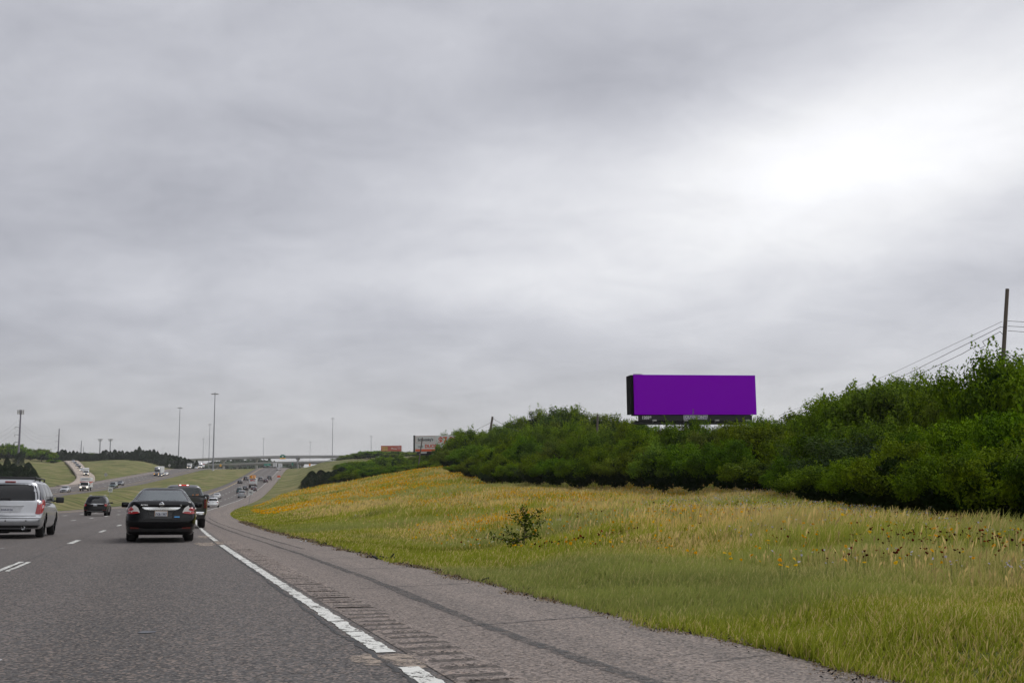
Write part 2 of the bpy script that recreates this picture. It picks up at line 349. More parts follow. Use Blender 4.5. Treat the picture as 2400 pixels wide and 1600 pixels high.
# materials for the ground
def mat_ground():
    m=bpy.data.materials.new('meadow_ground'); m.use_nodes=True; t=NT(m.node_tree); b=t.n['Principled BSDF']
    tcn=t.new('ShaderNodeTexCoord'); o=tcn.outputs['Object']
    n_big=t.noise(o,.022,5,.6); n_mid=t.noise(t.vmul(o,(.25,.09,.3),rot=(0,0,.35)),1.0,6,.62); n_f=t.noise(o,1.7,6,.7); n_g=t.noise(o,9,4,.7)
    green=t.mix(t.mapr(n_f,.3,.7,0,1),(.095,.120,.030),(.185,.195,.060))
    olive=t.mix(t.mapr(n_g,.3,.7,0,1),(.175,.158,.062),(.285,.245,.115))
    c=t.mix(t.mapr(n_mid,.43,.56,0,1,True),green,olive)
    c=t.mix(t.mapr(n_big,.50,.66,0,.75,True),c,(.27,.23,.11))
    dk=t.noise(t.vmul(o,(.05,.16,.1),rot=(0,0,.3)),1.0,6,.65)
    c=t.mix(t.mapr(dk,.49,.60,0,.75,True),c,(.055,.082,.020))
    c=t.mix(t.mapr(t.noise(o,5.0,5,.75),.35,.7,0,.45),c,(.085,.090,.034))
    t.lk(c,b.inputs['Base Color']); b.inputs['Roughness'].default_value=.95; b.inputs['Specular IOR Level'].default_value=.1
    bp=t.new('ShaderNodeBump'); bp.inputs['Strength'].default_value=.9; bp.inputs['Distance'].default_value=.12
    t.lk(t.math('ADD',n_f,n_g),bp.inputs['Height']); t.lk(bp.outputs[0],b.inputs['Normal'])
    return m
tag(obj('ground',terr,mat_ground()),kind='structure')
# asphalt / concrete
def mat_road(name,lane,shoulder,edge_t,conc=False,wheel=True):
    m=bpy.data.materials.new(name); m.use_nodes=True; t=NT(m.node_tree); b=t.n['Principled BSDF']
    tcn=t.new('ShaderNodeTexCoord'); o=tcn.outputs['Object']; uv=tcn.outputs['UV']; s=t.new('ShaderNodeSeparateXYZ'); t.lk(uv,s.inputs[0]); u=s.outputs[0]
    wob=t.math('MULTIPLY',t.math('SUBTRACT',t.noise(o,.8,4,.6),.5),.25)
    isS=t.mapr(t.math('ADD',u,wob),edge_t,edge_t+.10,0,1)
    if not conc: isS=t.math('MAXIMUM',isS,t.mapr(t.math('ADD',u,wob),-LSH,-LSH-.15,0,1))
    c=t.mix(isS,lane,shoulder)
    # long streaks worn by the wheels
    st=t.noise(t.vmul(uv,(1.6,.02,1)),1.0,4,.6)
    c=t.mix(t.mapr(st,.40,.62,0,.30,True),c,tuple(.72*q for q in lane))
    if wheel:
        lw=t.math('MULTIPLY',t.math('ABSOLUTE',t.math('SINE',t.math('MULTIPLY',u,math.pi/3.7))),1.0)
        cen=t.mapr(lw,.85,1.0,0,.38,True); c=t.mix(t.math('MULTIPLY',cen,t.math('SUBTRACT',1.0,isS)),c,tuple(.62*q for q in lane))
    big=t.noise(o,.35,5,.65); c=t.mix(t.mapr(big,.35,.7,0,.25),c,tuple(.75*q for q in shoulder))
    # stones of the chip seal
    vo=t.new('ShaderNodeTexVoronoi',feature='F1'); t.lk(t.vmul(o,(1,1,1)),vo.inputs['Vector']); vo.inputs['Scale'].default_value=58
    g1=t.new('ShaderNodeSeparateColor'); t.lk(vo.outputs['Color'],g1.inputs[0])
    fine=t.noise(o,110,3,.75); mid=t.noise(o,22,4,.75)
    k=t.math('ADD',t.math('MULTIPLY',g1.outputs[0],.55),t.math('ADD',t.math('MULTIPLY',fine,.6),t.math('MULTIPLY',mid,.7)))
    f=t.mapr(k,.6,1.3,.22,1.88)
    vm=t.new('ShaderNodeVectorMath',operation='SCALE'); t.lk(c,vm.inputs[0]); t.lk(f,vm.inputs['Scale'])
    pink=t.mix(t.mapr(g1.outputs[1],.72,.9,0,.5),vm.outputs[0],tuple(2.1*q for q in (shoulder[0],shoulder[1]*.93,shoulder[2]*.86)))
    t.lk(pink,b.inputs['Base Color']); b.inputs['Roughness'].default_value=.85; b.inputs['Specular IOR Level'].default_value=.3
    bp=t.new('ShaderNodeBump'); bp.inputs['Strength'].default_value=.8; bp.inputs['Distance'].default_value=.012
    t.lk(k,bp.inputs['Height']); t.lk(bp.outputs[0],b.inputs['Normal'])
    return m
LSH=14.7
M_asph=mat_road('asphalt',ASPH,SHLD,.12)
M_asph2=mat_road('asphalt_far',tuple(1.12*q for q in ASPH),SHLD,99)
M_conc=mat_road('ramp_concrete',CONC,tuple(1.1*q for q in CONC),99,True,False)
def road_mesh(name,R_,mat,dz=0.0,ncol=14,i0=0,i1=None,skirt=.8):
    i1=len(R_.p) if i1 is None else i1; V=[];U=[];n=0
    for i in range(i0,i1):
        ts=np.linspace(-R_.tl[i],R_.tr[i],ncol)
        row=[(R_.at(i,-R_.tl[i]-.25,-skirt),-R_.tl[i]-.25)]+[(R_.at(i,t,dz),t) for t in ts]+[(R_.at(i,R_.tr[i]+.25,-skirt),R_.tr[i]+.25)]
        V+= [q[0] for q in row]; U+=[(q[1],R_.s[i]) for q in row]; n=len(row)
    m_=i1-i0; a,b=np.meshgrid(np.arange(m_-1),np.arange(n-1),indexing='ij'); k=(a*n+b).ravel()
    return tag(obj(name,npmesh(name,np.array(V),np.stack([k,k+1,k+n+1,k+n],1),True,uv=np.array(U)),mat),kind='structure')
road_mesh('road',main,M_asph)
road_mesh('opposite_road',opp,M_asph2)
road_mesh('ramp_road',ramp,M_conc,dz=.03)
# ---- painted lines: sheets 5 mm above the asphalt with ragged, worn paint
def mat_paint(name,col,worn,opac=1.0,soft=.03):
    m=bpy.data.materials.new(name); m.use_nodes=True; t=NT(m.node_tree); b=t.n['Principled BSDF']
    tcn=t.new('ShaderNodeTexCoord'); o=tcn.outputs['Object']
    n=t.math('ADD',t.math('MULTIPLY',t.noise(o,7,6,.75),.6),t.math('MULTIPLY',t.noise(o,38,4,.8),.4))
    hole=t.mapr(n,worn,worn+soft,1,0)
    d=t.noise(o,25,4,.7); c=t.mix(t.mapr(d,.35,.7,0,.5),col,tuple(.66*q for q in col)); t.lk(c,b.inputs['Base Color'])
    b.inputs['Roughness'].default_value=.7; t.lk(t.math('MULTIPLY',t.math('SUBTRACT',1.0,hole),opac),b.inputs['Alpha'])
    return m
M_white=mat_paint('worn_white_paint',(.66,.66,.62),.445); M_yel=mat_paint('worn_yellow_paint',(.55,.36,.12),.40)
M_tar=mat_paint('old_tar',(.026,.026,.028),.46,.9); M_skid=mat_paint('rubber_marks',(.030,.028,.028),.42,.88,.16); M_patch=mat_paint('bare_stone_patch',(.40,.32,.25),.44,.8,.10); M_crack=mat_paint('crack_filler',(.030,.028,.028),.42,.95)
def stripe(V,Fc,R_,s0,s1,t0,w,dz=.006,step=None,rag=0.0,tf=None):
    d=s0+max(R_.s[0],0); base=len(V); n=0
    L=s1-s0; step=step or 2.0; k=max(2,int(L/step)+1)
    r1=r2=0
    for j in range(k):
        ss=s0+L*j/(k-1); i=R_.idx(ss); tt=t0 if tf is None else tf(ss)
        r1=r1*.72+rnd.uniform(-rag,rag)*.8; r2=r2*.72+rnd.uniform(-rag,rag)*.8
        V.append(R_.at(i,tt-w/2+r1,dz)); V.append(R_.at(i,tt+w/2+r2,dz))
    for j in range(k-1):
        a=base+2*j; Fc.append((a,a+1,a+3,a+2))
s_at=lambda d: float(np.interp(d,md,main.s))
S0=s_at(0)
V=[];Fc=[]
# right white edge line, broken where the paint has come off
gaps=[(5.85,6.75),(27.5,30.5)]
pos=s_at(2.0)
for a,b in [(2.0,6.65),(7.3,26.9),(29.9,33.5),(34.1,900)]:
    if b<=60: stripe(V,Fc,main,s_at(a),s_at(b),0,.128,step=.035,rag=.011)
    else:
        stripe(V,Fc,main,s_at(a),s_at(60),0,.135,step=.10,rag=.015); stripe(V,Fc,main,s_at(60),s_at(b),0,.17,step=4,rag=.01)
for ln,t in enumerate((-3.7,-7.4,-11.1)):
    ph=[0.5,3.0,6.0][ln]
    for q in range(-2,70):
        s_=s_at(17.0)+[0,4.5,8][ln]+12.2*q
        if s_ <0 : continue
        if ln==0 and q==0:   # the nearest dash is split down its middle
            stripe(V,Fc,main,s_,s_+3.0,t-.06,.075,step=.15,rag=.012); stripe(V,Fc,main,s_+.1,s_+2.9,t+.07,.075,step=.15,rag=.012)
        else: stripe(V,Fc,main,s_,s_+3.0,t,.15 if s_<150 else .24,step=.2 if s_<90 else 1.5,rag=.012)
tag(obj('white_road_markings',npmesh('white_road_markings',np.array(V),np.array(Fc)),M_white),kind='structure')
V=[];Fc=[]
stripe(V,Fc,main,s_at(-20),s_at(260),-14.9,.16,step=3); stripe(V,Fc,main,s_at(262),s_at(900),-11.6,.26,step=6)
stripe(V,Fc,opp,opp.s[10],opp.s[-20],-2.6,.22,step=6,dz=.012)
stripe(V,Fc,ramp,40,ramp.s[-1],2.6,.25,step=6,dz=.06)
tag(obj('yellow_road_markings',npmesh('yellow_road_markings',np.array(V),np.array(Fc)),M_yel),kind='structure')
V=[];Fc=[]
for t in (-6.3,-10,-13.7):
    s_=opp.s[14]
    while s_<opp.s[-10]: stripe(V,Fc,opp,s_,s_+3.2,t,.28,step=1.6,dz=.03); s_+=12.2
stripe(V,Fc,opp,opp.s[10],opp.s[-10],-17.6,.2,step=6,dz=.012)
tag(obj('opposite_lane_markings',npmesh('opposite_lane_markings',np.array(V),np.array(Fc)),M_white),kind='structure')
# crack along the left side of the edge line, tyre marks on the shoulder, thin cross cracks
V=[];Fc=[]
w0=[0]
def wf(ss):
    w0[0]=w0[0]*.93+rnd.uniform(-.009,.009); return -.10+w0[0]
stripe(V,Fc,main,s_at(2.5),s_at(34),0,.040,step=.09,rag=.018,dz=.004,tf=wf)
stripe(V,Fc,main,s_at(3),s_at(60),-3.72,.02,step=.2,rag=.01,dz=.004)
tag(obj('edge_line_crack',npmesh('edge_line_crack',np.array(V),np.array(Fc)),M_tar),kind='structure')
V=[];Fc=[]
fs=[(2.0,1.55),(4.5,1.22),(8.5,1.12),(14,1.25),(22,1.30),(32,1.15),(45,.95),(60,.75),(85,.55)]
tfn=lambda o_: (lambda ss: float(np.interp(ss,[s_at(a) for a,b in fs],[b+o_ for a,b in fs])))
stripe(V,Fc,main,s_at(2.2),s_at(80),0,.13,step=.4,rag=.02,dz=.004,tf=tfn(0))
stripe(V,Fc,main,s_at(24),s_at(85),0,.10,step=.5,rag=.015,dz=.004,tf=tfn(.42))
tag(obj('tyre_marks',npmesh('tyre_marks',np.array(V),np.array(Fc)),M_skid),kind='structure')
V=[];Fc=[]
def ribbon(pts,w,dz):
    base=len(V)
    for j,(ss,t) in enumerate(pts):
        i=main.idx(ss); V.append(main.at(i-.0,t,dz)); i2=main.idx(ss+w*rnd.uniform(.6,1.4)); V.append(main.at(i2,t,dz))
        if j: a=base+2*j-2; Fc.append((a,a+2,a+3,a+1))
for dd,t0,t1,ww in [(4.9,1.2,2.5,.030),(8.6,.9,2.5,.028),(12.6,.8,2.4,.03),(16.3,1.2,2.5,.035),(19.5,.9,2.4,.04),(22.8,1.0,2.5,.05),(6.3,1.9,2.5,.014)]:
    s_=s_at(dd); pts=[]; o_=0; t=t0
    while t<t1: pts.append((s_+o_+(t-t0)*.30,t)); o_+=rnd.uniform(-.012,.014); t+=.07
    ribbon(pts,ww,.004)
tag(obj('cross_cracks',npmesh('cross_cracks',np.array(V),np.array(Fc)),M_crack),kind='structure')
# pale spalled patches on the edge line
def blob(V,Fc,s_,t,ls,lt,dz=.0035,n=22):
    base=len(V); V.append(main.at(main.idx(s_),t,dz))
    for k in range(n):
        a=2*math.pi*k/n; q=rnd.uniform(.7,1.15); V.append(main.at(main.idx(s_+ls*q*math.sin(a)),t+lt*q*math.cos(a),dz))
    for k in range(n): Fc.append((base,base+1+k,base+1+(k+1)%n))
V=[];Fc=[]
blob(V,Fc,s_at(6.95),.06,.36,.17); blob(V,Fc,s_at(7.05),-.17,.26,.13); blob(V,Fc,s_at(28.6),-.02,1.7,.16); blob(V,Fc,s_at(27.6),-.35,1.3,.30); blob(V,Fc,s_at(34),-.2,1.6,.25)
tag(obj('spalled_patches',npmesh('spalled_patches',np.array(V),np.array(Fc)),M_patch),kind='structure')
# small flat bits on the lane: a pale scrap and grey patches
V=[];Fc=[]; blob(V,Fc,s_at(7.65),-2.45,.085,.055,dz=.005,n=12); blob(V,Fc,s_at(26),-5.3,.12,.45,dz=.005,n=12)
tag(obj('pale_scraps',npmesh('pale_scraps',np.array(V),np.array(Fc)),pm('scrap',(.42,.42,.41),.6)),kind='structure')
V=[];Fc=[]; blob(V,Fc,s_at(8.9),-1.55,.09,.07,dz=.005,n=12)
tag(obj('dark_patch',npmesh('dark_patch',np.array(V),np.array(Fc)),pm('dark_patch_mat',(.085,.088,.10),.7)),kind='structure')
# rumble strip: rows of milled grooves, low relief with groove shade painted as darker asphalt
def rumble():
    V=[];Fc=[]; nt=9; dark=[]
    s_=s_at(3.2); sp_=.30; rows=[]
    end=s_at(30)
    while s_<end:
        for f_,h in ((0,.008),(.16,.010),(.36,.009),(.46,.001),(.62,.0),(.8,.0),(.93,.002)):
            rows.append((s_+f_*sp_+rnd.uniform(-.008,.008),h*rnd.uniform(.7,1.2)))
        s_+=sp_*rnd.uniform(.93,1.07)
    for ss,h in rows:
        i=main.idx(ss)
        for k in range(nt):
            t=.13+.42*k/(nt-1); e=min(1,min(k,nt-1-k)/1.0); jit=rnd.uniform(-.002,.002)
            V.append(main.at(main.idx(ss),t,.004+max(h*e,0)+jit*e))
    gs=[(rnd.choice((0,1,1)),nt-1-rnd.choice((0,1,1,2))) for _ in range(len(rows)//7+2)]
    for a in range(len(rows)-1):
        for k in range(nt-1):
            q=a*nt+k; Fc.append((q,q+1,q+nt+1,q+nt)); dark.append(1 if (a%7 in (2,3,4,5) and gs[a//7][0]<=k<gs[a//7][1]) else 0)
    uv=[(.6+(q%nt)*.03,q/nt) for q in range(len(V))]
    me=npmesh('rumble_strip',np.array(V),np.array(Fc),False,uv=np.array(uv)); o=tag(obj('rumble_strip',me,[mat_road('rumble_ridge_lit',tuple(1.15*q for q in SHLD),tuple(1.15*q for q in SHLD),-50,True,False),mat_road('rumble_groove_shaded',tuple(.48*q for q in SHLD),tuple(.48*q for q in SHLD),-50,True,False)]),kind='structure')
    me.polygons.foreach_set('material_index',np.array(dark,np.int32))
rumble()
# ------------------------------------------------------------------ vegetation
def mat_leaf(name,dark,light,hue=.5,trans=.14):
    m=bpy.data.materials.new(name); m.use_nodes=True; t=NT(m.node_tree); t.n.remove(t.n['Principled BSDF'])
    at=t.new('ShaderNodeAttribute',attribute_name='tone'); s=t.new('ShaderNodeSeparateColor'); t.lk(at.outputs['Color'],s.inputs[0])
    oi=t.new('ShaderNodeObjectInfo')
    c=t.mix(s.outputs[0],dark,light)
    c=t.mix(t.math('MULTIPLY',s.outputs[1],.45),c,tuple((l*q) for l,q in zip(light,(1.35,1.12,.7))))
    hs=t.new('ShaderNodeHueSaturation'); t.lk(c,hs.inputs['Color'])
    t.lk(t.mapr(oi.outputs['Random'],0,1,.5-.018*hue*2,.5+.024*hue*2),hs.inputs['Hue'])
    r2=t.math('FRACT',t.math('MULTIPLY',oi.outputs['Random'],7.31)); t.lk(t.mapr(r2,0,1,.70,1.20),hs.inputs['Value'])
    r3=t.math('FRACT',t.math('MULTIPLY',oi.outputs['Random'],17.7)); t.lk(t.mapr(r3,0,1,.95,1.12),hs.inputs['Saturation'])
    d=t.new('ShaderNodeBsdfDiffuse'); t.lk(hs.outputs[0],d.inputs[0]); tr=t.new('ShaderNodeBsdfTranslucent'); t.lk(hs.outputs[0],tr.inputs[0])
    g=t.new('ShaderNodeBsdfGlossy'); g.inputs['Roughness'].default_value=.5; g.inputs[0].default_value=(.9,.95,.9,1)
    m1=t.new('ShaderNodeMixShader'); m1.inputs[0].default_value=trans; t.lk(d.outputs[0],m1.inputs[1]); t.lk(tr.outputs[0],m1.inputs[2])
    m2=t.new('ShaderNodeMixShader'); m2.inputs[0].default_value=.008; t.lk(m1.outputs[0],m2.inputs[1]); t.lk(g.outputs[0],m2.inputs[2])
    t.lk(m2.outputs[0],t.n['Material Output'].inputs[0]); return m
M_leaf=mat_leaf('broad_leaves',LEAFD,LEAFL)
M_olive=mat_leaf('grey_green_leaves',(.040,.068,.026),(.105,.150,.052),.3)
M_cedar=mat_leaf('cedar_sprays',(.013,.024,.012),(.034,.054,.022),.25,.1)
M_bark=pm('bark',(.12,.095,.075),.9,vs_=12)
def unit(v): return v/np.maximum(np.linalg.norm(v,axis=1,keepdims=True),1e-9)
def leaves(g,pos,nor,size,asp=.55):
    n=len(pos); t=unit(np.cross(nor,unit(g.normal(size=(n,3))))); b=np.cross(nor,t)
    L=(size*g.uniform(.7,1.3,n))[:,None]*.5; W=L*asp
    V=np.stack([pos-t*L,pos+b*W+nor*L*.18,pos+t*L,pos-b*W+nor*L*.18],1).reshape(-1,3)
    return V,np.arange(4*n).reshape(n,4)
def crown(seed,rx,rz,zc,npuff,nleaf,leaf,pr=(.17,.30),sprig=30,flat=.0,zmin=.25):
    """crown of leaf-sized faces grouped in branch clusters of uneven size"""
    g=np.random.default_rng(seed)
    d=unit(g.normal(size=(npuff,3))); d[:,2]=np.abs(d[:,2])*.9-.25+flat; d=unit(d)
    rr=g.uniform(.50,1.0,npuff)[:,None]**.8
    lob=1+.22*np.sin(3*np.arctan2(d[:,1],d[:,0])+seed)[:,None]
    c=d*rr*np.concatenate([lob,lob,lob*0+1],1)*np.array([rx,rx,rz])+[0,0,zc]; c[:,2]=np.minimum(c[:,2],zc+rz*(.66+.2*g.random(npuff))); c[:,2]=np.maximum(c[:,2],zmin+.25*rx*.4)
    r=g.uniform(*pr,npuff)*rx; wt=r**2; k=g.choice(npuff,nleaf,p=wt/wt.sum())
    u=unit(g.normal(size=(nleaf,3))); u[:,2]+=.15; u=unit(u); q=g.uniform(.15,1.12,nleaf)**.5
    wob=1+.18*np.sin(u[:,0]*7+k)*np.cos(u[:,1]*6+2*k)
    pos=c[k]+u*(r[k]*q*wob)[:,None]*[1,1,.85]
    nor=unit(u*.95+g.normal(size=(nleaf,3))*.34+[0,0,.38])
    tone=np.clip(.22*g.random(nleaf)+.46*(g.random(npuff)**1.6)[k]+.30*(q>.88),0,1); yel=g.random(nleaf)*g.random(npuff)[k]  # outer leaves and some clumps toned lighter: highlights and dark gaps painted in
    sz=np.full(nleaf,leaf)
    P_=[pos];N_=[nor];T_=[tone];Y_=[yel];S_=[sz]
    # heavier inner foliage, toned near black: painted shade that also blocks light
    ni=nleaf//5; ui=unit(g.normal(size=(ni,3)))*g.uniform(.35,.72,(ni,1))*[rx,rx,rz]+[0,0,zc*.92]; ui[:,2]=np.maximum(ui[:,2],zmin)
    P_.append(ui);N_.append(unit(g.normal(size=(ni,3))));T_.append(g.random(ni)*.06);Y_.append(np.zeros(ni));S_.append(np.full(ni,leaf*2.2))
    # shoots standing out of the outline
    for _ in range(sprig):
        a=g.integers(npuff); dr=unit((d[a]*[1,1,1]+[0,0,.9]+g.normal(size=3)*.4)[None])[0]; L=rx*g.uniform(.08,.22); m=int(max(6,nleaf/1200*g.uniform(.7,1.5)))
        s=g.uniform(0,1,m); base=c[a]+d[a]*r[a]*.7
        P_.append(base+dr*(s*L+r[a]*.25)[:,None]+g.normal(size=(m,3))*leaf*.55*(1.2-s)[:,None]);N_.append(unit(g.normal(size=(m,3))+dr));T_.append(.5+.5*g.random(m));Y_.append(g.random(m));S_.append(np.full(m,leaf))
    P_,N_,T_,Y_,S_=map(np.concatenate,(P_,N_,T_,Y_,S_)); P_[:,2]=np.maximum(P_[:,2],.05)
    V,Fc=leaves(g,P_,N_,S_); col=np.repeat(np.stack([T_,Y_,Y_*0],1),4,0)
    return npmesh('crown',V,Fc,False,col)
def cedar_crown(seed,r,h,nleaf,leaf,rough=.25,blunt=.0):
    g=np.random.default_rng(seed); n=nleaf
    z=g.uniform(0,1,n)**.85; a=g.uniform(-math.pi,math.pi,n)
    env=(1-z)**(.62-blunt*.3)*(.55+.45*np.clip(z/.16,0,1))
    lob=1+rough*np.sin(a*4+z*11+seed)*np.sin(z*23+a*3+seed*2)+.12*g.normal(size=n)*(1-z)
    q=g.uniform(.45,1,n)**.4
    R=r*env*lob*q
    pos=np.stack([R*np.cos(a),R*np.sin(a),z*h],1)
    nor=unit(np.stack([np.cos(a),np.sin(a),np.full(n,.45)],1)+g.normal(size=(n,3))*.6)
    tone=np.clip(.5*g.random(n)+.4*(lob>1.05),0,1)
    V,Fc=leaves(g,pos,nor,np.full(n,leaf),.4); return npmesh('crown',V,Fc,False,np.repeat(np.stack([tone,tone*0,tone*0],1),4,0))
def trunk_mesh(seed,h,r,limbs=4,rx=2.0):
    q=random.Random(seed); bm=nb(); p=Vector((0,0,-.3)); tip=Vector((q.uniform(-.2,.2),q.uniform(-.2,.2),h)); mid=Vector((q.uniform(-.15,.15),q.uniform(-.15,.15),h*.5))
    tube(bm,p,mid,r,r*.72,8); tube(bm,mid,tip,r*.72,r*.3,8)
    for k in range(limbs):
        a=q.uniform(0,6.28); b0=mid.lerp(tip,q.uniform(0,.7)); e=b0+Vector((math.cos(a)*rx*.55,math.sin(a)*rx*.55,rx*q.uniform(.3,.6))); tube(bm,b0,e,r*.4,r*.12,6)
    return bmmesh('trunk',bm,True)
class Proto: pass
def proto(name,cm,tm,mat,W,H):
    p=Proto(); p.name=name; p.cm=cm; p.tm=tm; p.W=W; p.H=H; p.mat=mat
    cm.materials.append(mat); tm.materials.append(M_bark); return p
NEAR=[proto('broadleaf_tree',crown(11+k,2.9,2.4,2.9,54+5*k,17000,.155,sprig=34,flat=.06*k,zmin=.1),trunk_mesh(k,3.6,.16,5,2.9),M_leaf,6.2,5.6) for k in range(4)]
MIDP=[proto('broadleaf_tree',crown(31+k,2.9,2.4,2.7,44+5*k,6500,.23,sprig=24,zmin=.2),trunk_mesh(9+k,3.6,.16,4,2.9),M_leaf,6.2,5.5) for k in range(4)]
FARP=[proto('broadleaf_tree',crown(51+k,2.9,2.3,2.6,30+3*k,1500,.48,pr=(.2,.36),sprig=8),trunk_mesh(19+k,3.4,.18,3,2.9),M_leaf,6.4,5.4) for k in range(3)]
OLIV=[proto('grey_green_shrub',crown(71+k,1.5,1.5,1.6,34,8000,.085,pr=(.18,.34),sprig=50),trunk_mesh(29+k,1.9,.07,5,1.5),M_olive,3.2,3.5) for k in range(2)]
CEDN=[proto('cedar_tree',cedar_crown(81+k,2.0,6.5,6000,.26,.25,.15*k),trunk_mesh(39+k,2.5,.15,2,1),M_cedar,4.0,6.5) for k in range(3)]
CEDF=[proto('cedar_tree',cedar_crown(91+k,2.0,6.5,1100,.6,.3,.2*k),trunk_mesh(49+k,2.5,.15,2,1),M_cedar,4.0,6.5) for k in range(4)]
def plant(p,x,yt,d,width,label,group,cat='tree',name=None,zb=None,hmin=1.2):
    top=P(x,yt,d); X,Y=float(top[0]),float(top[1]); z0=ground_z(X,Y)-.15 if zb is None else zb
    H=max(float(top[2])-z0,hmin); nm=name or p.name
    r=empty(nm,(X,Y,z0),(0,0,rnd.uniform(0,6.28)),label,cat,group); r.scale=(width/p.W,width/p.W,H/p.H)
    c=bpy.data.objects.new('crown',p.cm); C.objects.link(c); c.parent=r
    t=bpy.data.objects.new('trunk',p.tm); C.objects.link(t); t.parent=r
    return r
FX=[1040,1100,1200,1300,1500,1700,1900,2100,2300,2450,2800]; FD=[178,142,114,102,84,64,45,35,25.5,22.5,20]
def zone(x):
    for lim,nm in ((1180,'where the thicket meets the flowery ridge'),(1400,'left of the purple billboard'),(1620,'under the left half of the purple billboard'),(1800,'under the right half of the purple billboard'),
                   (2010,'between the purple billboard and the tall right trees'),(2230,'left of the leaning wooden pole'),(9999,'below the leaning wooden pole at the right edge')):
        if x<lim: return nm
ROWS=[('low shrub at the grass edge',NEAR,1.0,0,[1040,1100,1200,1300,1400,1500,1600,1700,1800,1900,2000,2100,2200,2300,2400,2800],
        [1092,1082,1070,1058,1056,1050,1040,1045,1062,1070,1050,1035,1030,1015,1010,1010],.46,(3.3,4.8),'shrub'),
      ('mid height tree',NEAR,1.16,3,[1012,1040,1150,1250,1350,1450,1500,1600,1700,1750,1800,1850,1900,2000,2100,2200,2300,2400,2800],
        [1078,1062,1040,1022,1018,1020,998,986,978,974,990,1018,1005,985,975,990,965,940,930],.42,(4.0,6.0),'tree'),
      ('tall green tree',NEAR,1.42,8,[1012,1040,1150,1200,1300,1400,1480,1520,1760,1800,1850,1900,1950,2000,2100,2180,2240,2280,2350,2450,2800],
        [1062,1040,1008,995,985,990,985,990,988,996,980,955,922,882,872,874,884,895,870,800,800],.42,(4.6,6.6),'tree'),
      ('tree on the skyline',MIDP,2.0,26,[1010,1060,1100,1130,1160,1200,1250,1300,1350,1400,1470,1520,1760,1800,1840,1870,1900,1945,2000,2100,2300,2400,2700],
        [1057,1006,998,1000,982,972,960,950,948,957,954,1012,1005,985,966,948,940,936,935,930,935,920,900],.5,(7.5,10.5),'tree'),
      ('far slope tree',MIDP,1.65,14,[1010,1022,1040,1055,1100,1200,1300,1400,1500,1800,1900,2000,2200,2400,2700],
        [1058,1044,1035,1022,1012,1000,990,996,1010,1006,985,950,950,930,900],.6,(7.0,9.0),'tree')]
for nm,prs,kd,ad,xs,ys,ov,wr,cat in ROWS:
    x=1012 if kd>1.1 else 1075
    while x<2640:
        d=float(np.interp(x,FX,FD))*kd+ad; d*=rnd.uniform(.965,1.035)
        wm=rnd.uniform(*wr)*(.8+.2*min(d/80,1.4)); low=(cat=='shrub')
        if d<45: wm*=.8
        yt=float(np.interp(x,xs,ys))+rnd.uniform(-22,14)*min(1,60/d+.30)
        pr=rnd.choice(prs)
        plant(pr,x,yt,d,wm,f'{nm} {zone(x)}',f'{nm} {zone(x)}',cat,name=('leafy_shrub' if cat=='shrub' else pr.name))
        x+=wm*F/d*ov*rnd.uniform(.8,1.2)
# particular plants
plant(OLIV[0],1155,1083,128,3.6,'pale grey green willowy shrub at the left foot of the thicket','grey green shrubs','shrub',name='grey_green_shrub')
plant(OLIV[1],2010,985,45,5.2,'rounded grey green shrub in front of the dark right thicket','grey green shrubs','shrub',name='grey_green_shrub')
plant(OLIV[0],1905,1010,52,4.6,'grey green shrub between the billboard and the rounded grey shrub','grey green shrubs','shrub',name='grey_green_shrub')
plant(OLIV[1],1255,1060,107,4.2,'small grey green shrub left of centre in the thicket','grey green shrubs','shrub',name='grey_green_shrub')
plant(NEAR[2],2345,782,38,5.0,'tall spiky topped tree just in front of the leaning wooden pole','tallest right trees')
plant(NEAR[0],2420,800,42,5.6,'tall tree cut by the right edge of the photo beside the wooden pole','tallest right trees')
plant(NEAR[1],2160,862,60,5.0,'broad tree with upright shoots reaching up to the power lines','tallest right trees')
plant(NEAR[3],2085,872,58,6.5,'broad round tree crown highest left of the power lines','tallest right trees')
plant(NEAR[2],1990,895,60,6.0,'round bright crown stepping down towards the billboard','tallest right trees')
plant(MIDP[1],1078,1004,215,9.5,'rounded dark tree dome hiding the right half of the white billboard','tree domes by the white billboard')
plant(MIDP[0],1100,1000,205,9,'dark tree dome left of the leaning thicket pole','tree domes by the white billboard')
# right side far: dark junipers by the road bank, bushes behind the ridge, wooded hill
for k,(x,yt,d,wm) in enumerate([(718,1116,292,3.6),(732,1103,296,5.2),(752,1101,300,5.4),(770,1104,298,5.0),(786,1100,292,5.0),(802,1094,280,5.0)]):
    plant(CEDN[k%3],x,yt,d,wm*1.25,'dark rounded juniper in the clump on the roadside bank','dark junipers on the right bank',name='juniper_shrub',cat='shrub')
for k in range(26):
    x=812+k*9.6+rnd.uniform(-3,3); yt=float(np.interp(x,[812,860,900,960,1000,1060],[1106,1090,1087,1082,1076,1062]))+rnd.uniform(-3,6)
    plant(rnd.choice(MIDP),x,yt,rnd.uniform(222,262),rnd.uniform(5,7),'bright green bush just behind the orange flowered ridge','bushes behind the flowered ridge','bush',name='leafy_bush')
for k in range(20):
    x=800+k*14+rnd.uniform(-5,5); yt=float(np.interp(x,[800,850,880,930,960,1060],[1085,1076,1066,1064,1072,1050]))+rnd.uniform(-2,6)
    plant(rnd.choice(MIDP),x,yt,rnd.uniform(320,400),rnd.uniform(8,11),'dark green tree in the band below the two small billboards','trees below the small billboards')
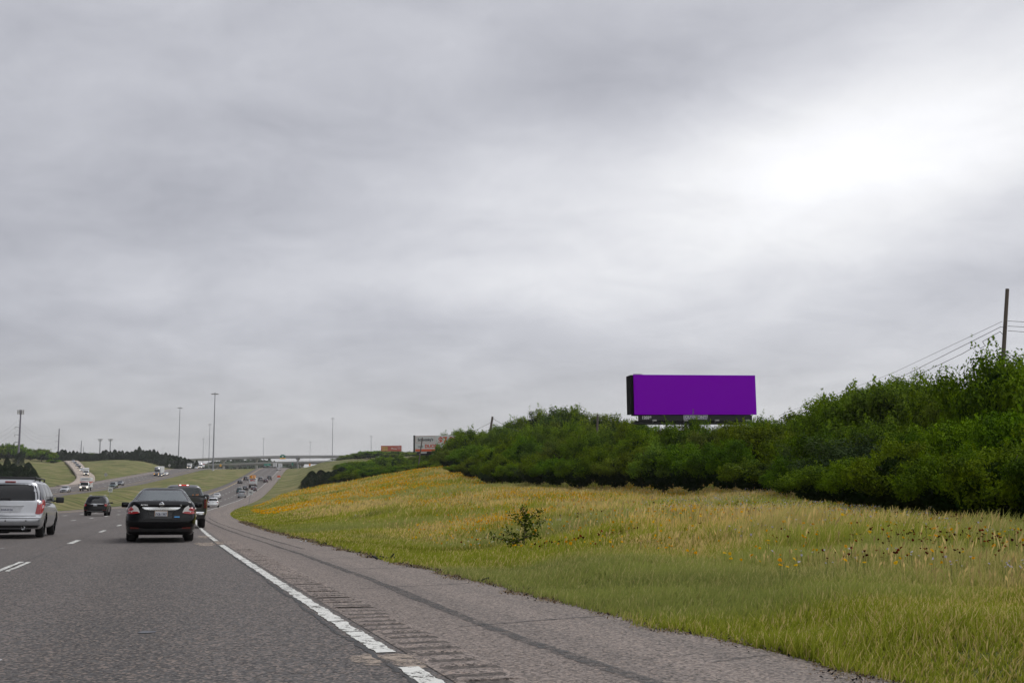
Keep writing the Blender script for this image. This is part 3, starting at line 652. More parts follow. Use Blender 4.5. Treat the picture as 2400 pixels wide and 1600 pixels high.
for k in range(34):
    x=792+k*8.6+rnd.uniform(-4,4); yt=float(np.interp(x,[780,800,816,840,867,905,959,980,1060],[1082,1074,1066,1060,1053,1056,1057,1061,1050]))+rnd.uniform(-1.5,4)
    plant(rnd.choice(FARP),x,yt,rnd.uniform(560,690),rnd.uniform(11,15),'hazy far tree on the hill round the small red billboard','far trees on the right hill')
# left side: cedars
for x,yt,d,wm in [(-25,1080,330,6),(-4,1084,318,6),(17,1071,326,4.5),(31,1086,315,6),(48,1090,318,6.5),(67,1083,312,5.5),(78,1098,310,5),(10,1092,305,6)]:
    plant(rnd.choice(CEDN),x,yt,d,wm*1.15,'dark cedar in the near clump above the silver minivan','near cedars on the left',name='cedar_tree')
plant(CEDN[1],46,1060,540,6.6,'lone dark cedar standing on the left grass hill',None)
TX=[125,135,147,160,170,185,200,215,228,236,246,256,269,280,293,310,328,340,355,369,378,387,394,410,427,440,449,454,459]
TY=[1064,1058,1052,1055,1056,1057,1060,1062,1062,1058,1051,1057,1052,1057,1055,1056,1046,1056,1052,1054,1062,1059,1060,1065,1071,1073,1075,1082,1076]
x=127
while x<462:
    yt=float(np.interp(x,TX,TY))+rnd.uniform(-.5,2.5)
    cl_='left of the ramp top' if x<170 else ('behind the top of the ramp' if x<225 else ('in the long row right of the ramp' if x<350 else 'in the row tapering towards the overpass'))
    plant(rnd.choice(CEDF),x,yt,rnd.uniform(735,775),rnd.uniform(5.0,7.5),f'dark cedar {cl_}',f'cedars {cl_}',name='cedar_tree')
    x+=rnd.uniform(7,11)
x=140
while x<448:
    yt=float(np.interp(x,TX,TY))+rnd.uniform(3,8)
    plant(rnd.choice(CEDF),x,yt,rnd.uniform(722,740),rnd.uniform(6.5,9),'dark cedar at the foot of the long cedar row','cedars at the foot of the row',name='cedar_tree')
    x+=rnd.uniform(9,14)
for k in range(34):
    x=-20+k*4.4; yt=float(np.interp(x,[0,20,33,50,60,85,105,118,128],[1037,1036,1029,1041,1047,1049,1045,1055,1064]))+rnd.uniform(0,7)+(k%2)*6
    plant(rnd.choice(FARP),x,yt,rnd.uniform(640,740),rnd.uniform(9,13),'dark leafy tree of the wood on the left skyline','wood on the left skyline')
plant(CEDF[0],205,1061,980,14,'hazy tree dome behind the cedars left of the light masts','far tree domes'); plant(FARP[0],219,1058,980,12,'hazy tree dome between the cedar rows','far tree domes')
# far woods: one mass nobody could count
M_farleaf=mat_leaf('hazed_wood_leaves',(.020,.040,.018),(.060,.090,.040),.2,.1)  # cooler, duller leaf tones: distance haze painted into the colour
def far_wood(name,pts,seed,label):
    g=np.random.default_rng(seed); Vs=[];Fs=[];Cs=[];b=0
    for (x,yt,d,wm) in pts:
        top=P(x,yt,d); z0=ground_z(top[0],top[1])-1; H=max(top[2]-z0,3); n=90
        u=unit(g.normal(size=(n,3))); u[:,2]=np.abs(u[:,2])
        pos=u*[wm/2,wm/2,H]*g.uniform(.8,1.05,(n,1))+[top[0],top[1],z0]
        V,Fc=leaves(g,pos,unit(u+g.normal(size=(n,3))*.4),np.full(n,wm*.24),.8); Vs.append(V);Fs.append(Fc+b);b+=len(V); q=g.random(n)*.6+.4*g.random(); Cs.append(np.repeat(np.stack([q,q*0,q*0],1),4,0))
    tag(obj(name,npmesh(name,np.concatenate(Vs),np.concatenate(Fs),False,np.concatenate(Cs)),M_farleaf),label,'woods',kind='stuff')
pts=[]
for k in range(150):
    x=466+k*2.4; yl=float(np.interp(x,[466,480,500,540,600,625,640,680,700,760,830],[1091,1087,1081,1073,1072,1074,1079,1083,1087,1096,1096])); f=rnd.random()
    if x<705: pts.append((x,yl+f*9,1500-f*120,rnd.uniform(16,26)))
far_wood('far_woods',pts,5,'hazy blue green woods seen under the overpasses')
# roadside sapling in the meadow
def sapling():
    base=P(1228,1283,24.0); z=ground_z(base[0],base[1]); r=empty('young_sapling',(base[0],base[1],z),(0,0,0),'small dark green sapling with sideways branches alone in the meadow','sapling')
    g=np.random.default_rng(3); bm=nb(); Ps=[];Ns=[]
    br=[((0,0,0),(.05,0,.85)),((0,0,.05),(-.75,-.05,.30)),((0,0,.12),(-.38,.1,.42)),((.02,0,.35),(.42,.05,.62)),((.03,0,.5),(-.25,0,.78)),((.04,0,.6),(.38,-.05,.86)),((.01,0,.25),(.30,.1,.33)),((.04,0,.62),(-.02,.1,.92)),((0,0,.2),(-.30,-.1,.15)),((0,0,.4),(.12,-.1,.6))]
    for a,b in br:
        a,b=Vector(a),Vector(b); tube(bm,a,b,.012,.004,5)
        for k in range(85):
            f=g.uniform(.15,1.05); p=a.lerp(b,f)+Vector(g.normal(size=3)*.05); Ps.append(p); Ns.append(g.normal(size=3)+[0,0,.7])
    part('trunk',bm,M_bark,r)
    V,Fc=leaves(g,np.array(Ps),unit(np.array(Ns)),np.full(len(Ps),.062),.6); tn=g.random(len(Ps))*.6
    obj('foliage',npmesh('foliage',V,Fc,False,np.repeat(np.stack([tn,tn*.2,tn*0],1),4,0)),M_leaf,r)
sapling()
# ------------------------------------------------------------------ vehicles
K=pm('black_plastic',(.018,.018,.019),.55); M_tyre=pm('tyre_rubber',(.016,.016,.017),.85); M_rim=pm('alloy',(.42,.43,.45),.3,.9); M_chrome=pm('chrome',(.75,.76,.78),.12,1)
M_glassd=pm('dark_glass',(.006,.007,.010),.06,0,0,.38,vary=0); M_under=pm('underbody',(.008,.008,.008),.9)
M_red=pm('red_lens',(.33,.008,.010),.12,0,.6); M_redlit=pm('lit_red_lens',(.6,.02,.02),.2,emit=(1,.05,.03),estr=.35); M_clear=pm('clear_lens',(.62,.60,.58),.1,0,.8); M_amber=pm('amber_lamp',(.7,.35,.08),.2,emit=(1,.55,.2),estr=2.2)
M_headlit=pm('lit_headlamp',(.9,.85,.7),.2,emit=(1,.84,.6),estr=2.5); M_plate=pm('plate_white',(.62,.63,.66),.4); M_platetxt=pm('plate_ink',(.02,.03,.09),.5); M_white=pm('white_paint_body',(.72,.73,.74),.3,0,.6); M_whitelt=pm('white_lamp',(.9,.9,.9),.2,emit=(1,.95,.95),estr=1.5)
M_sheet=pm('trailer_white',(.66,.67,.68),.45); M_seat=pm('beige_seat',(.40,.36,.28),.9); M_seatd=pm('dark_seat',(.03,.03,.032),.9)
def mat_window(name,tint,a):
    m=bpy.data.materials.new(name); m.use_nodes=True; t=NT(m.node_tree); t.n.remove(t.n['Principled BSDF'])
    tr=t.new('ShaderNodeBsdfTransparent'); tr.inputs[0].default_value=tint+(1,); g=t.new('ShaderNodeBsdfGlossy'); g.inputs['Roughness'].default_value=.03; g.inputs[0].default_value=(.9,.95,.95,1)
    fr=t.new('ShaderNodeFresnel'); fr.inputs[0].default_value=1.5; f=t.math('ADD',fr.outputs[0],a,clamp=True)
    mx_=t.new('ShaderNodeMixShader'); t.lk(f,mx_.inputs[0]); t.lk(tr.outputs[0],mx_.inputs[1]); t.lk(g.outputs[0],mx_.inputs[2]); t.lk(mx_.outputs[0],t.n['Material Output'].inputs[0]); return m
M_win_s=mat_window('green_tinted_glass',(.66,.78,.74),.15); M_win_d=mat_window('privacy_glass',(.07,.07,.09),.02)
def paint(name,col,metal=.0,rough=.28): return pm(name,col,rough,metal,.9,vary=.05)
class Car:
    """body lofted from side profile and plan taper, glasshouse lofted from belt to roof. y forward, x right, origin on the ground in the middle"""
    def __init__(s,L=4.8,W=1.83,zb=.22,deck=None,wy=(-1.5,1.4),wr=.33,rear=None,front=None,belt=.92,house=None,taper=.14,tp=.45,side=None,arch=.07):
        s.L,s.W,s.zb,s.wy,s.wr=L,W,zb,wy,wr; s.deck=deck; s.rear=rear or [(0,.10),(.3,.02),(.5,0),(.7,.02),(1.1,.12)]; s.front=front or [(0,.12),(.4,0),(.6,.02),(.8,.10)]
        s.belt=belt; s.house=house; s.taper=taper; s.tp=tp; s.arch=arch
        s.side=side or [(0,.90),(.08,.955),(.3,.99),(.5,1.0),(.72,.985),(.88,.95),(.96,.90),(1,.84)]
    def zt(s,y): a=np.array(s.deck); return float(np.interp(y,a[:,0],a[:,1]))
    def zbot(s,y):
        z=s.zb
        for w_ in s.wy:
            R=s.wr+s.arch; d=abs(y-w_)
            if d<R: z=max(z,s.wr+math.sqrt(R*R-d*d))
        return z
    def hw(s,y):
        e=min(y+s.L/2,s.L/2-y); e=max(e,0)
        f=1.0 if e>=s.tp else (1-s.taper)+s.taper*math.sqrt(max(0,1-(1-e/s.tp)**2)); return s.W/2*f
    def prof(s,k): a=np.array(s.side); return float(np.interp(k,a[:,0],a[:,1]))
    def shear(s,y,z):
        o=0; e=y+s.L/2
        if e<.7: a=np.array(s.rear); o+=float(np.interp(z,a[:,0],a[:,1]))*(1-e/.7)
        e=s.L/2-y
        if e<.7: a=np.array(s.front); o-=float(np.interp(z,a[:,0],a[:,1]))*(1-e/.7)
        return y+o
    def body(s,mat,root,bed=None):
        ys=list(np.linspace(-s.L/2,s.L/2,25))
        for w_ in s.wy: ys+=list(w_+(s.wr+s.arch)*np.sin(np.linspace(-math.pi/2,math.pi/2,15)))
        for e in (.03,.08,.15,.25,.36): ys+=[-s.L/2+e,s.L/2-e]
        for y_,_ in s.deck: ys.append(min(max(y_,-s.L/2),s.L/2))
        if bed: ys+=[bed[0],bed[0]+.02,bed[1],bed[1]-.02]
        ys=sorted(set(round(min(max(q,-s.L/2),s.L/2),3) for q in ys)); ks=[0,.08,.2,.3,.42,.5,.6,.72,.82,.9,.96,1]
        bm=nb(); rows=[]
        for y in ys:
            zt=s.zt(y); h=s.hw(y); zb=min(s.zbot(y),zt-.03); pts=[]
            for k in ks:
                z=zb+(zt-zb)*k; zn=(z-s.zb)/(zt-s.zb); pts.append((h*s.prof(zn),z))
            inb=bed and bed[0]<y<bed[1]; xr=pts[-1][0]
            if bed and bed[0]+.005<y<bed[1]-.005: pts+=[(xr-.07,zt),(xr-.09,zt-.45),(.3,zt-.45)]
            else: pts+=[(xr-.07,zt+.004),(xr-.12,zt+.008),(.3,zt+.015)]
            full=[(x,z) for x,z in pts]+[(0,pts[-1][1]+(0 if inb else .004))]+[(-x,z) for x,z in reversed(pts)]
            rows.append([bm.verts.new((x,s.shear(y,z),z)) for x,z in full])
        n=len(rows[0])
        for a,b in zip(rows,rows[1:]):
            for i in range(n-1): bm.faces.new((a[i],a[i+1],b[i+1],b[i]))
        for r in (rows[0],rows[-1]):     # bowed end caps
            hgt=len(ks); h=s.hw(-s.L/2); sg=-1 if r is rows[0] else 1; prev=None
            cols=[-.75,-.45,-.15,.15,.45,.75]; grid=[]
            for j in range(hgt):
                v=r[j]; x0=v.co.x; line=[r[n-1-j]]
                for c in cols: line.append(bm.verts.new((x0*c,v.co.y+sg*.07*(1-c*c),v.co.z)))
                line.append(v); grid.append(line)
            for a,b in zip(grid,grid[1:]):
                for i in range(len(a)-1):
                    try: bm.faces.new((a[i],a[i+1],b[i+1],b[i]))
                    except ValueError: pass
            top=grid[-1]; rest=r[hgt:n-hgt]
            try: bm.faces.new(list(top)+list(rest))
            except ValueError: pass
        bmesh.ops.remove_doubles(bm,verts=bm.verts[:],dist=.0005)
        o=part('body',bm,mat,root,True)
        bm=nb(); h=s.W/2
        box(bm,(0,0,s.zb+.14),(s.W-.42,s.L-.5,.20))
        for w_ in s.wy: box(bm,(0,w_,s.wr+.10),(s.W-.5,.5,.3))
        part('underbody',bm,M_under,root)
        s.rootb=o; return o
    def rear_pt(s,x,z,off=.0):
        h=s.hw(-s.L/2)*s.prof((z-s.zb)/(s.zt(-s.L/2)-s.zb)); a=np.array(s.rear); sh=float(np.interp(z,a[:,0],a[:,1]))
        if abs(x)<=h:
            c=x/h; return (x,-s.L/2+sh-.07*(1-c*c)-off,z)
        pr_=s.prof((z-s.zb)/(s.zt(-s.L/2)-s.zb))
        f=min(1,max(0,(abs(x)/(pr_*s.W/2)-(1-s.taper))/s.taper)); e=s.tp*(1-math.sqrt(max(0,1-f*f)))
        return (x+math.copysign(off*.7,x),-s.L/2+e+sh*(1-e/.7)-off*.7,z)
    def front_pt(s,x,z,off=0):
        h=s.hw(s.L/2)*s.prof((z-s.zb)/(s.zt(s.L/2)-s.zb)); a=np.array(s.front); sh=float(np.interp(z,a[:,0],a[:,1]))
        if abs(x)<=h: c=x/h; return (x,s.L/2-sh+.07*(1-c*c)+off,z)
        pr_=s.prof((z-s.zb)/(s.zt(s.L/2)-s.zb)); f=min(1,max(0,(abs(x)/(pr_*s.W/2)-(1-s.taper))/s.taper)); e=s.tp*(1-math.sqrt(max(0,1-f*f)))
        return (x+math.copysign(off*.7,x),s.L/2-e-sh*(1-e/.7)+off*.7,z)
    def patch(s,name,outline,mat,parent,off=.012,fn=None,dens=.06,thick=.03):
        """a plate that follows the rear (or front) of the body inside a closed x,z outline"""
        fn=fn or s.rear_pt; o=np.array(outline); bm=nb(); x0,x1=o[:,0].min(),o[:,0].max()
        nx=max(2,int((x1-x0)/dens)+1); n=len(o); cols=[]
        for j in range(nx+1):
            x=x0+(x1-x0)*(j/nx); x=min(max(x,x0+1e-4),x1-1e-4); zs=[]
            for k in range(n):
                a,b=o[k],o[(k+1)%n]
                if (a[0]-x)*(b[0]-x)<=0 and a[0]!=b[0]: zs.append(a[1]+(b[1]-a[1])*(x-a[0])/(b[0]-a[0]))
            if len(zs)<2: continue
            cols.append([bm.verts.new(fn(x,min(zs)+(max(zs)-min(zs))*q,off)) for q in (0,.33,.67,1)])
        for a,b in zip(cols,cols[1:]):
            for i in range(3): bm.faces.new((a[i],b[i],b[i+1],a[i+1]))
        sg=1 if fn==s.rear_pt else -1
        g=bmesh.ops.extrude_face_region(bm,geom=bm.faces[:]); bmesh.ops.translate(bm,vec=(0,sg*thick,0),verts=[v for v in g['geom'] if isinstance(v,bmesh.types.BMVert)])
        return part(name,bm,mat,parent,False)
    # glasshouse --------------------------------------------------------
    def hv(s,v):
        H=s.house; return (float(np.interp(v,*zip(*H['yr']))),float(np.interp(v,*zip(*H['yf']))),float(np.interp(v,*zip(*H['hw']))),H['z0']+(H['z1']-H['z0'])*v)
    def spt(s,v,a):
        yr,yf,hw,z=s.hv(v); n=s.house.get('n',5.5); c,q=math.cos(a),math.sin(a)
        return (hw*math.copysign(abs(c)**(2/n),c),(yr+yf)/2+(yf-yr)/2*math.copysign(abs(q)**(2/n),q),z)
    def rear_y(s,v,sx,off): 
        yr,yf,hw,z=s.hv(v); n=s.house.get('n',5.5); return (hw*sx,(yr+yf)/2-(yf-yr)/2*(1-abs(sx)**n)**(1/n)-off,z)
    def front_y(s,v,sx,off):
        yr,yf,hw,z=s.hv(v); n=s.house.get('n',5.5); return (hw*sx,(yr+yf)/2+(yf-yr)/2*(1-abs(sx)**n)**(1/n)+off,z)
    def side_x(s,v,y,sg,off):
        yr,yf,hw,z=s.hv(v); n=s.house.get('n',5.5); m=(yr+yf)/2; h=(yf-yr)/2; q=min(abs(y-m)/h,.999); return (sg*(hw*(1-q**n)**(1/n)+off),y,z)
    def cabin(s,mat,root,holes=True):
        bm=nb(); vs_=[0,.08,.2,.35,.5,.65,.78,.86,.92,.97,1.0]; N=72; rows=[]
        for v in vs_: rows.append([bm.verts.new(s.spt(v,2*math.pi*i/N+math.pi/N)) for i in range(N)])
        yr,yf,hw,z=s.hv(1.0); m=(yr+yf)/2
        cr_=s.house.get('crown',.035)
        for sc,dz in ((.93,.5),(.8,.78),(.55,.93),(.25,.99)):
            rows.append([bm.verts.new((q.co.x*sc,m+(q.co.y-m)*sc,z+cr_*dz)) for q in rows[len(vs_)-1]])
        H=s.house
        for k,(a,b) in enumerate(zip(rows,rows[1:])):
            for i in range(N):
                j=(i+1)%N; f=(a[i],a[j],b[j],b[i]); c=sum((q.co for q in f),Vector())/4
                if holes and k<len(vs_)-1:
                    vc=(vs_[k]+vs_[k+1])/2; yr_,yf_,hw_v,_=s.hv(vc); rearf=c.y<yr_+.10; frontf=c.y>yf_-.10
                    if H['gv'][0]<vc<H['gv'][1] and (rearf or frontf) and abs(c.x)<hw_v*H.get('gs',.86)-.03: continue
                bm.faces.new(f)
        bm.faces.new(rows[-1]); return part('cabin',bm,mat,root,True)
    def grid_part(s,name,fn,us,vs_,mat,parent,thick=None):
        bm=nb(); R=[[bm.verts.new(fn(u,v)) for u in us] for v in vs_]
        for a,b in zip(R,R[1:]):
            for i in range(len(a)-1): bm.faces.new((a[i],a[i+1],b[i+1],b[i]))
        return part(name,bm,mat,parent,True)
    def glass(s,root,mr,ms,mf,sides=None):
        H=s.house; g0,g1=H['gv']; gs=H.get('gs',.86); us=np.linspace(-gs,gs,15); vv=np.linspace(g0-.02,g1+.02,7)
        s.rg=s.grid_part('rear_window',lambda u,v:s.rear_y(v,u,.010),us,vv,mr,root)
        s.grid_part('windscreen',lambda u,v:s.front_y(v,u,.010),us,vv,mf,root)
        for sg in (-1,1):
            for (a,b,c,d) in sides or H['sides']:   # y range at the belt (a,b) and at the roof (c,d)
                s.grid_part('side_window',lambda u,v:s.side_x(v,(a+(b-a)*u)*(1-(v-g0)/(g1-g0))+(c+(d-c)*u)*(v-g0)/(g1-g0),sg,.010),np.linspace(0,1,9),np.linspace(g0,g1,6),ms,root)
    def wheels(s,root,mrim=None,wd=.22,detail=True):
        for y in s.wy:
            for sg in (-1,1):
                x=sg*(s.W/2-wd/2-.035); w_=empty('wheel',(x,y,s.wr)); w_.parent=root; w_['label']='wheel'; del w_['label']
                bm=nb(); n=28; prof=[(s.wr*.66,-wd/2),(s.wr*.93,-wd/2),(s.wr,-wd/2+.03),(s.wr,wd/2-.03),(s.wr*.93,wd/2),(s.wr*.66,wd/2)]
                R=[[bm.verts.new((p[1],p[0]*math.cos(2*math.pi*i/n),p[0]*math.sin(2*math.pi*i/n))) for p in prof] for i in range(n)]
                for i in range(n):
                    a,b=R[i],R[(i+1)%n]
                    for k in range(len(prof)-1): bm.faces.new((a[k],b[k],b[k+1],a[k+1]))
                part('tyre',bm,M_tyre,w_,True)
                bm=nb(); xo=sg*(wd/2-.03); tube(bm,(xo-sg*.1,0,0),(xo-sg*.04,0,0),s.wr*.67,s.wr*.67,24)
                if detail:
                    for k in range(7):
                        a=2*math.pi*k/7; vs_=box(bm,(0,0,0),(.03,.045,s.wr*.6)); bmesh.ops.transform(bm,matrix=Matrix.Rotation(a,4,'X')@Matrix.Translation((0,0,s.wr*.32)),verts=vs_); bmesh.ops.translate(bm,vec=(xo-sg*.02,0,0),verts=vs_)
                tube(bm,(xo-sg*.05,0,0),(xo+sg*.005,0,0),.05,.04,12)
                part('rim',bm,mrim or M_rim,w_)
    def mirror(s,root,sg,x,y,z,mat,size=(.20,.10,.14),stalk=.10):
        bm=nb(); box(bm,(sg*(x+size[0]/2),y,z),size,.035); tube(bm,(sg*(x-stalk),y+.03,z-.05),(sg*(x+.04),y+.02,z-.02),.03,.025,8); return part('door_mirror',bm,mat,root,True)
def exhaust(root,x,y,z,r=.04):
    bm=nb(); n=16
    for k in range(n):
        a,b=2*math.pi*k/n,2*math.pi*(k+1)/n
        v=[bm.verts.new((x+q*math.cos(w_),y+d,z+q*math.sin(w_))) for q,w_,d in ((r,a,0),(r,b,0),(r,b,.25),(r,a,.25),(r*.8,a,0),(r*.8,b,0),(r*.8,b,.2),(r*.8,a,.2))]
        bm.faces.new((v[0],v[1],v[2],v[3])); bm.faces.new((v[4],v[5],v[1],v[0])); bm.faces.new((v[4],v[7],v[6],v[5]))
    bmesh.ops.remove_doubles(bm,verts=bm.verts[:],dist=.0005); part('exhaust_tip',bm,M_chrome,root,True)
def plate(car,root,x,z,s_,w=.31,h=.155,off=.02,frame=None):
    p=car.rear_pt(x,z,off); y=p[1]
    bm=nb(); box(bm,(x,y,z),(w,.012,h),.004); o=part('number_plate',bm,M_plate,root)
    text('plate_text',s_,.085,M_platetxt,o,(x,y-.009,z-.008),(math.pi/2,0,0),.001,bold=.002,xs=.85)
    if frame:
        bm=nb(); 
        for a in (-1,1): box(bm,(x+a*(w/2+.006),y-.002,z),(.012,.016,h+.024)); box(bm,(x,y-.002,z+a*(h/2+.006)),(w+.0,.016,.012))
        part('plate_frame',bm,frame,o)
    return o
def stand(road,d,t,flip=False,yaw=0.0):
    """position, heading and pitch of a vehicle standing on a road at forward distance d, offset t"""
    i=float(np.interp(d,road.p[:,1],np.arange(len(road.p)))); 
    q=road.at(i,t); a=road.at(min(i+.6,len(road.p)-1.01),t); b=road.at(max(i-.6,0),t); v=a-b; L=math.hypot(v[0],v[1])
    c=float(np.interp(i,np.arange(len(road.p)),road.cross)); head=math.atan2(-v[0],v[1]); pit=math.atan2(v[2],L); rol=math.atan(c)
    if flip: head+=math.pi; pit=-pit; rol=-rol
    return (float(q[0]),float(q[1]),float(q[2])+.012),Euler((pit,rol,head+yaw),'XYZ')
def set_on(root,road,d,t,flip=False,yaw=0.0):
    l,r=stand(road,d,t,flip,yaw); root.location=l; root.rotation_euler=r
# ---- black sedan ahead
def sedan_spec(): return Car(L=4.86,W=1.83,zb=.19,wy=(-1.42,1.36),wr=.335,arch=.06,taper=.19,tp=.5,
    deck=[(-2.43,1.00),(-2.30,1.085),(-2.1,1.10),(-1.6,1.06),(-1.2,.98),(1.0,.97),(1.5,.90),(2.2,.80),(2.43,.70)],
    rear=[(.2,.16),(.30,.06),(.45,.0),(.62,.0),(.70,.06),(.80,.10),(.95,.10),(1.04,.06),(1.09,.07)],
    house=dict(z0=.96,z1=1.435,yr=[(0,-1.98),(.25,-1.72),(.8,-1.12),(1,-.80)],yf=[(0,1.35),(.8,.60),(1,.35)],hw=[(0,.86),(.3,.79),(.75,.64),(.92,.585),(1,.54)],n=5.0,gv=(.16,.88),gs=.86,crown=.04,
      sides=[(-1.28,-.38,-.85,-.34),(-.30,.95,-.26,.42)]))
def black_sedan():
    r=empty('black_sedan',label='glossy black sedan with chrome trunk bar and round emblem, nearest car ahead in our lane',cat='car'); c=sedan_spec(); pt=pm('black_car_paint',(.0025,.0026,.0036),.16,0,.0,.27,vary=.05)
    c.body(pt,r); c.cabin(pt,r); c.glass(r,M_win_s,M_win_s,M_win_s); c.wheels(r,M_rim,.25)
    # interior seen through the glass
    bm=nb()
    for x in (-.42,.42): box(bm,(x,-.75,1.02),(.30,.12,.20),.04)
    box(bm,(0,-.75,.98),(.28,.10,.14),.04); box(bm,(0,-.62,.70),(1.30,.18,.55),.05)
    part('rear_seat',bm,M_seat,r,False)
    bm=nb()
    for x in (-.40,.40): box(bm,(x,.25,1.06),(.27,.12,.22),.05); box(bm,(x,.27,.75),(.48,.16,.55),.06)
    box(bm,(0,1.0,.86),(1.35,.5,.16),.04)
    part('front_seats',bm,M_seatd,r)
    bm=nb(); box(bm,(0,.50,1.33),(.24,.03,.065),.01); part('inner_mirror',bm,K,r)
    bm=nb(); box(bm,(0,-1.55,.985),(1.35,.75,.02),.005); part('parcel_shelf',bm,M_seatd,r)
    for sg in (-1,1):
        o=[(sg*.905,.905),(sg*.80,.975),(sg*.70,.985),(sg*.58,.90),(sg*.545,.79),(sg*.72,.765),(sg*.90,.77)]
        tl=c.patch('taillight',o,M_clear,r,.012)
        c.patch('red_lens',[(sg*.893,.895),(sg*.80,.945),(sg*.72,.935),(sg*.70,.86),(sg*.76,.825),(sg*.89,.83)],M_red,tl,.022)
        c.patch('red_strip',[(sg*.90,.815),(sg*.55,.812),(sg*.548,.775),(sg*.72,.750),(sg*.90,.755)],M_red,tl,.020)
    c.patch('chrome_bar',[(-.50,.925),(.50,.925),(.42,.865),(.25,.852),(-.25,.852),(-.42,.865)],M_chrome,r,.022)
    # recess lines of the boot lid
    c.patch('trunk_shut_line',[(-.555,.78),(-.545,.78),(-.47,.60),(-.475,.585)],M_under,r,.004); c.patch('trunk_shut_line',[(.555,.78),(.545,.78),(.47,.60),(.475,.585)],M_under,r,.004)
    c.patch('trunk_shut_line',[(-.475,.592),(.475,.592),(.475,.58),(-.475,.58)],M_under,r,.004)
    c.patch('plate_recess',[(-.34,.845),(.34,.845),(.28,.625),(-.28,.625)],pm('recess_black',(.006,.006,.006),.5),r,.003)
    plate(c,r,0,.745,'FXB-6987',frame=pm('tan_plate_frame',(.45,.30,.20),.5),off=.02)
    # bumper groove, lower valance and reflectors
    c.patch('bumper_lower',[(-.86,.42),(-.4,.36),(.4,.36),(.86,.42),(.80,.27),(-.80,.27)],K,r,.010)
    for sg in (-1,1): c.patch('reflector',[(sg*.76,.40),(sg*.55,.385),(sg*.55,.355),(sg*.76,.36)],pm('dull_red',(.16,.02,.015),.3),r,.018)
    # round emblem with cross bar
    p=c.rear_pt(0,1.005,.015); bm=nb(); n=24
    for k in range(n):
        a,b=2*math.pi*k/n,2*math.pi*(k+1)/n; v=[bm.verts.new((q*math.cos(w_),p[1]-d,1.005+q*math.sin(w_))) for q,w_,d in ((.058,a,0),(.058,b,0),(.042,b,.012),(.042,a,.012))]; bm.faces.new(v)
    bmesh.ops.remove_doubles(bm,verts=bm.verts[:],dist=.0005); box(bm,(0,p[1]-.008,1.005),(.135,.012,.024),.003); part('emblem',bm,M_chrome,r)
    e=c.rear_pt(-.44,.985,.014); text('badge','ALTIMA',.052,M_chrome,r,(e[0],e[1],e[2]),(math.pi/2,0,-.08),.003,bold=.002)
    e=c.rear_pt(.50,.98,.014); text('badge','S',.05,M_chrome,r,(e[0],e[1]-.004,e[2]),(math.pi/2,0,.08),.003,bold=.002)
    c.patch('blue_badge',[(.34,.685),(.48,.685),(.48,.655),(.34,.655)],pm('blue_badge_mat',(.02,.25,.55),.3),r,.012)
    c.mirror(r,-1,.93,.72,.99,pt,(.21,.12,.15)); c.mirror(r,1,.93,.72,.99,pt,(.21,.12,.15))
    set_on(r,main,31.3,-1.5)
black_sedan()
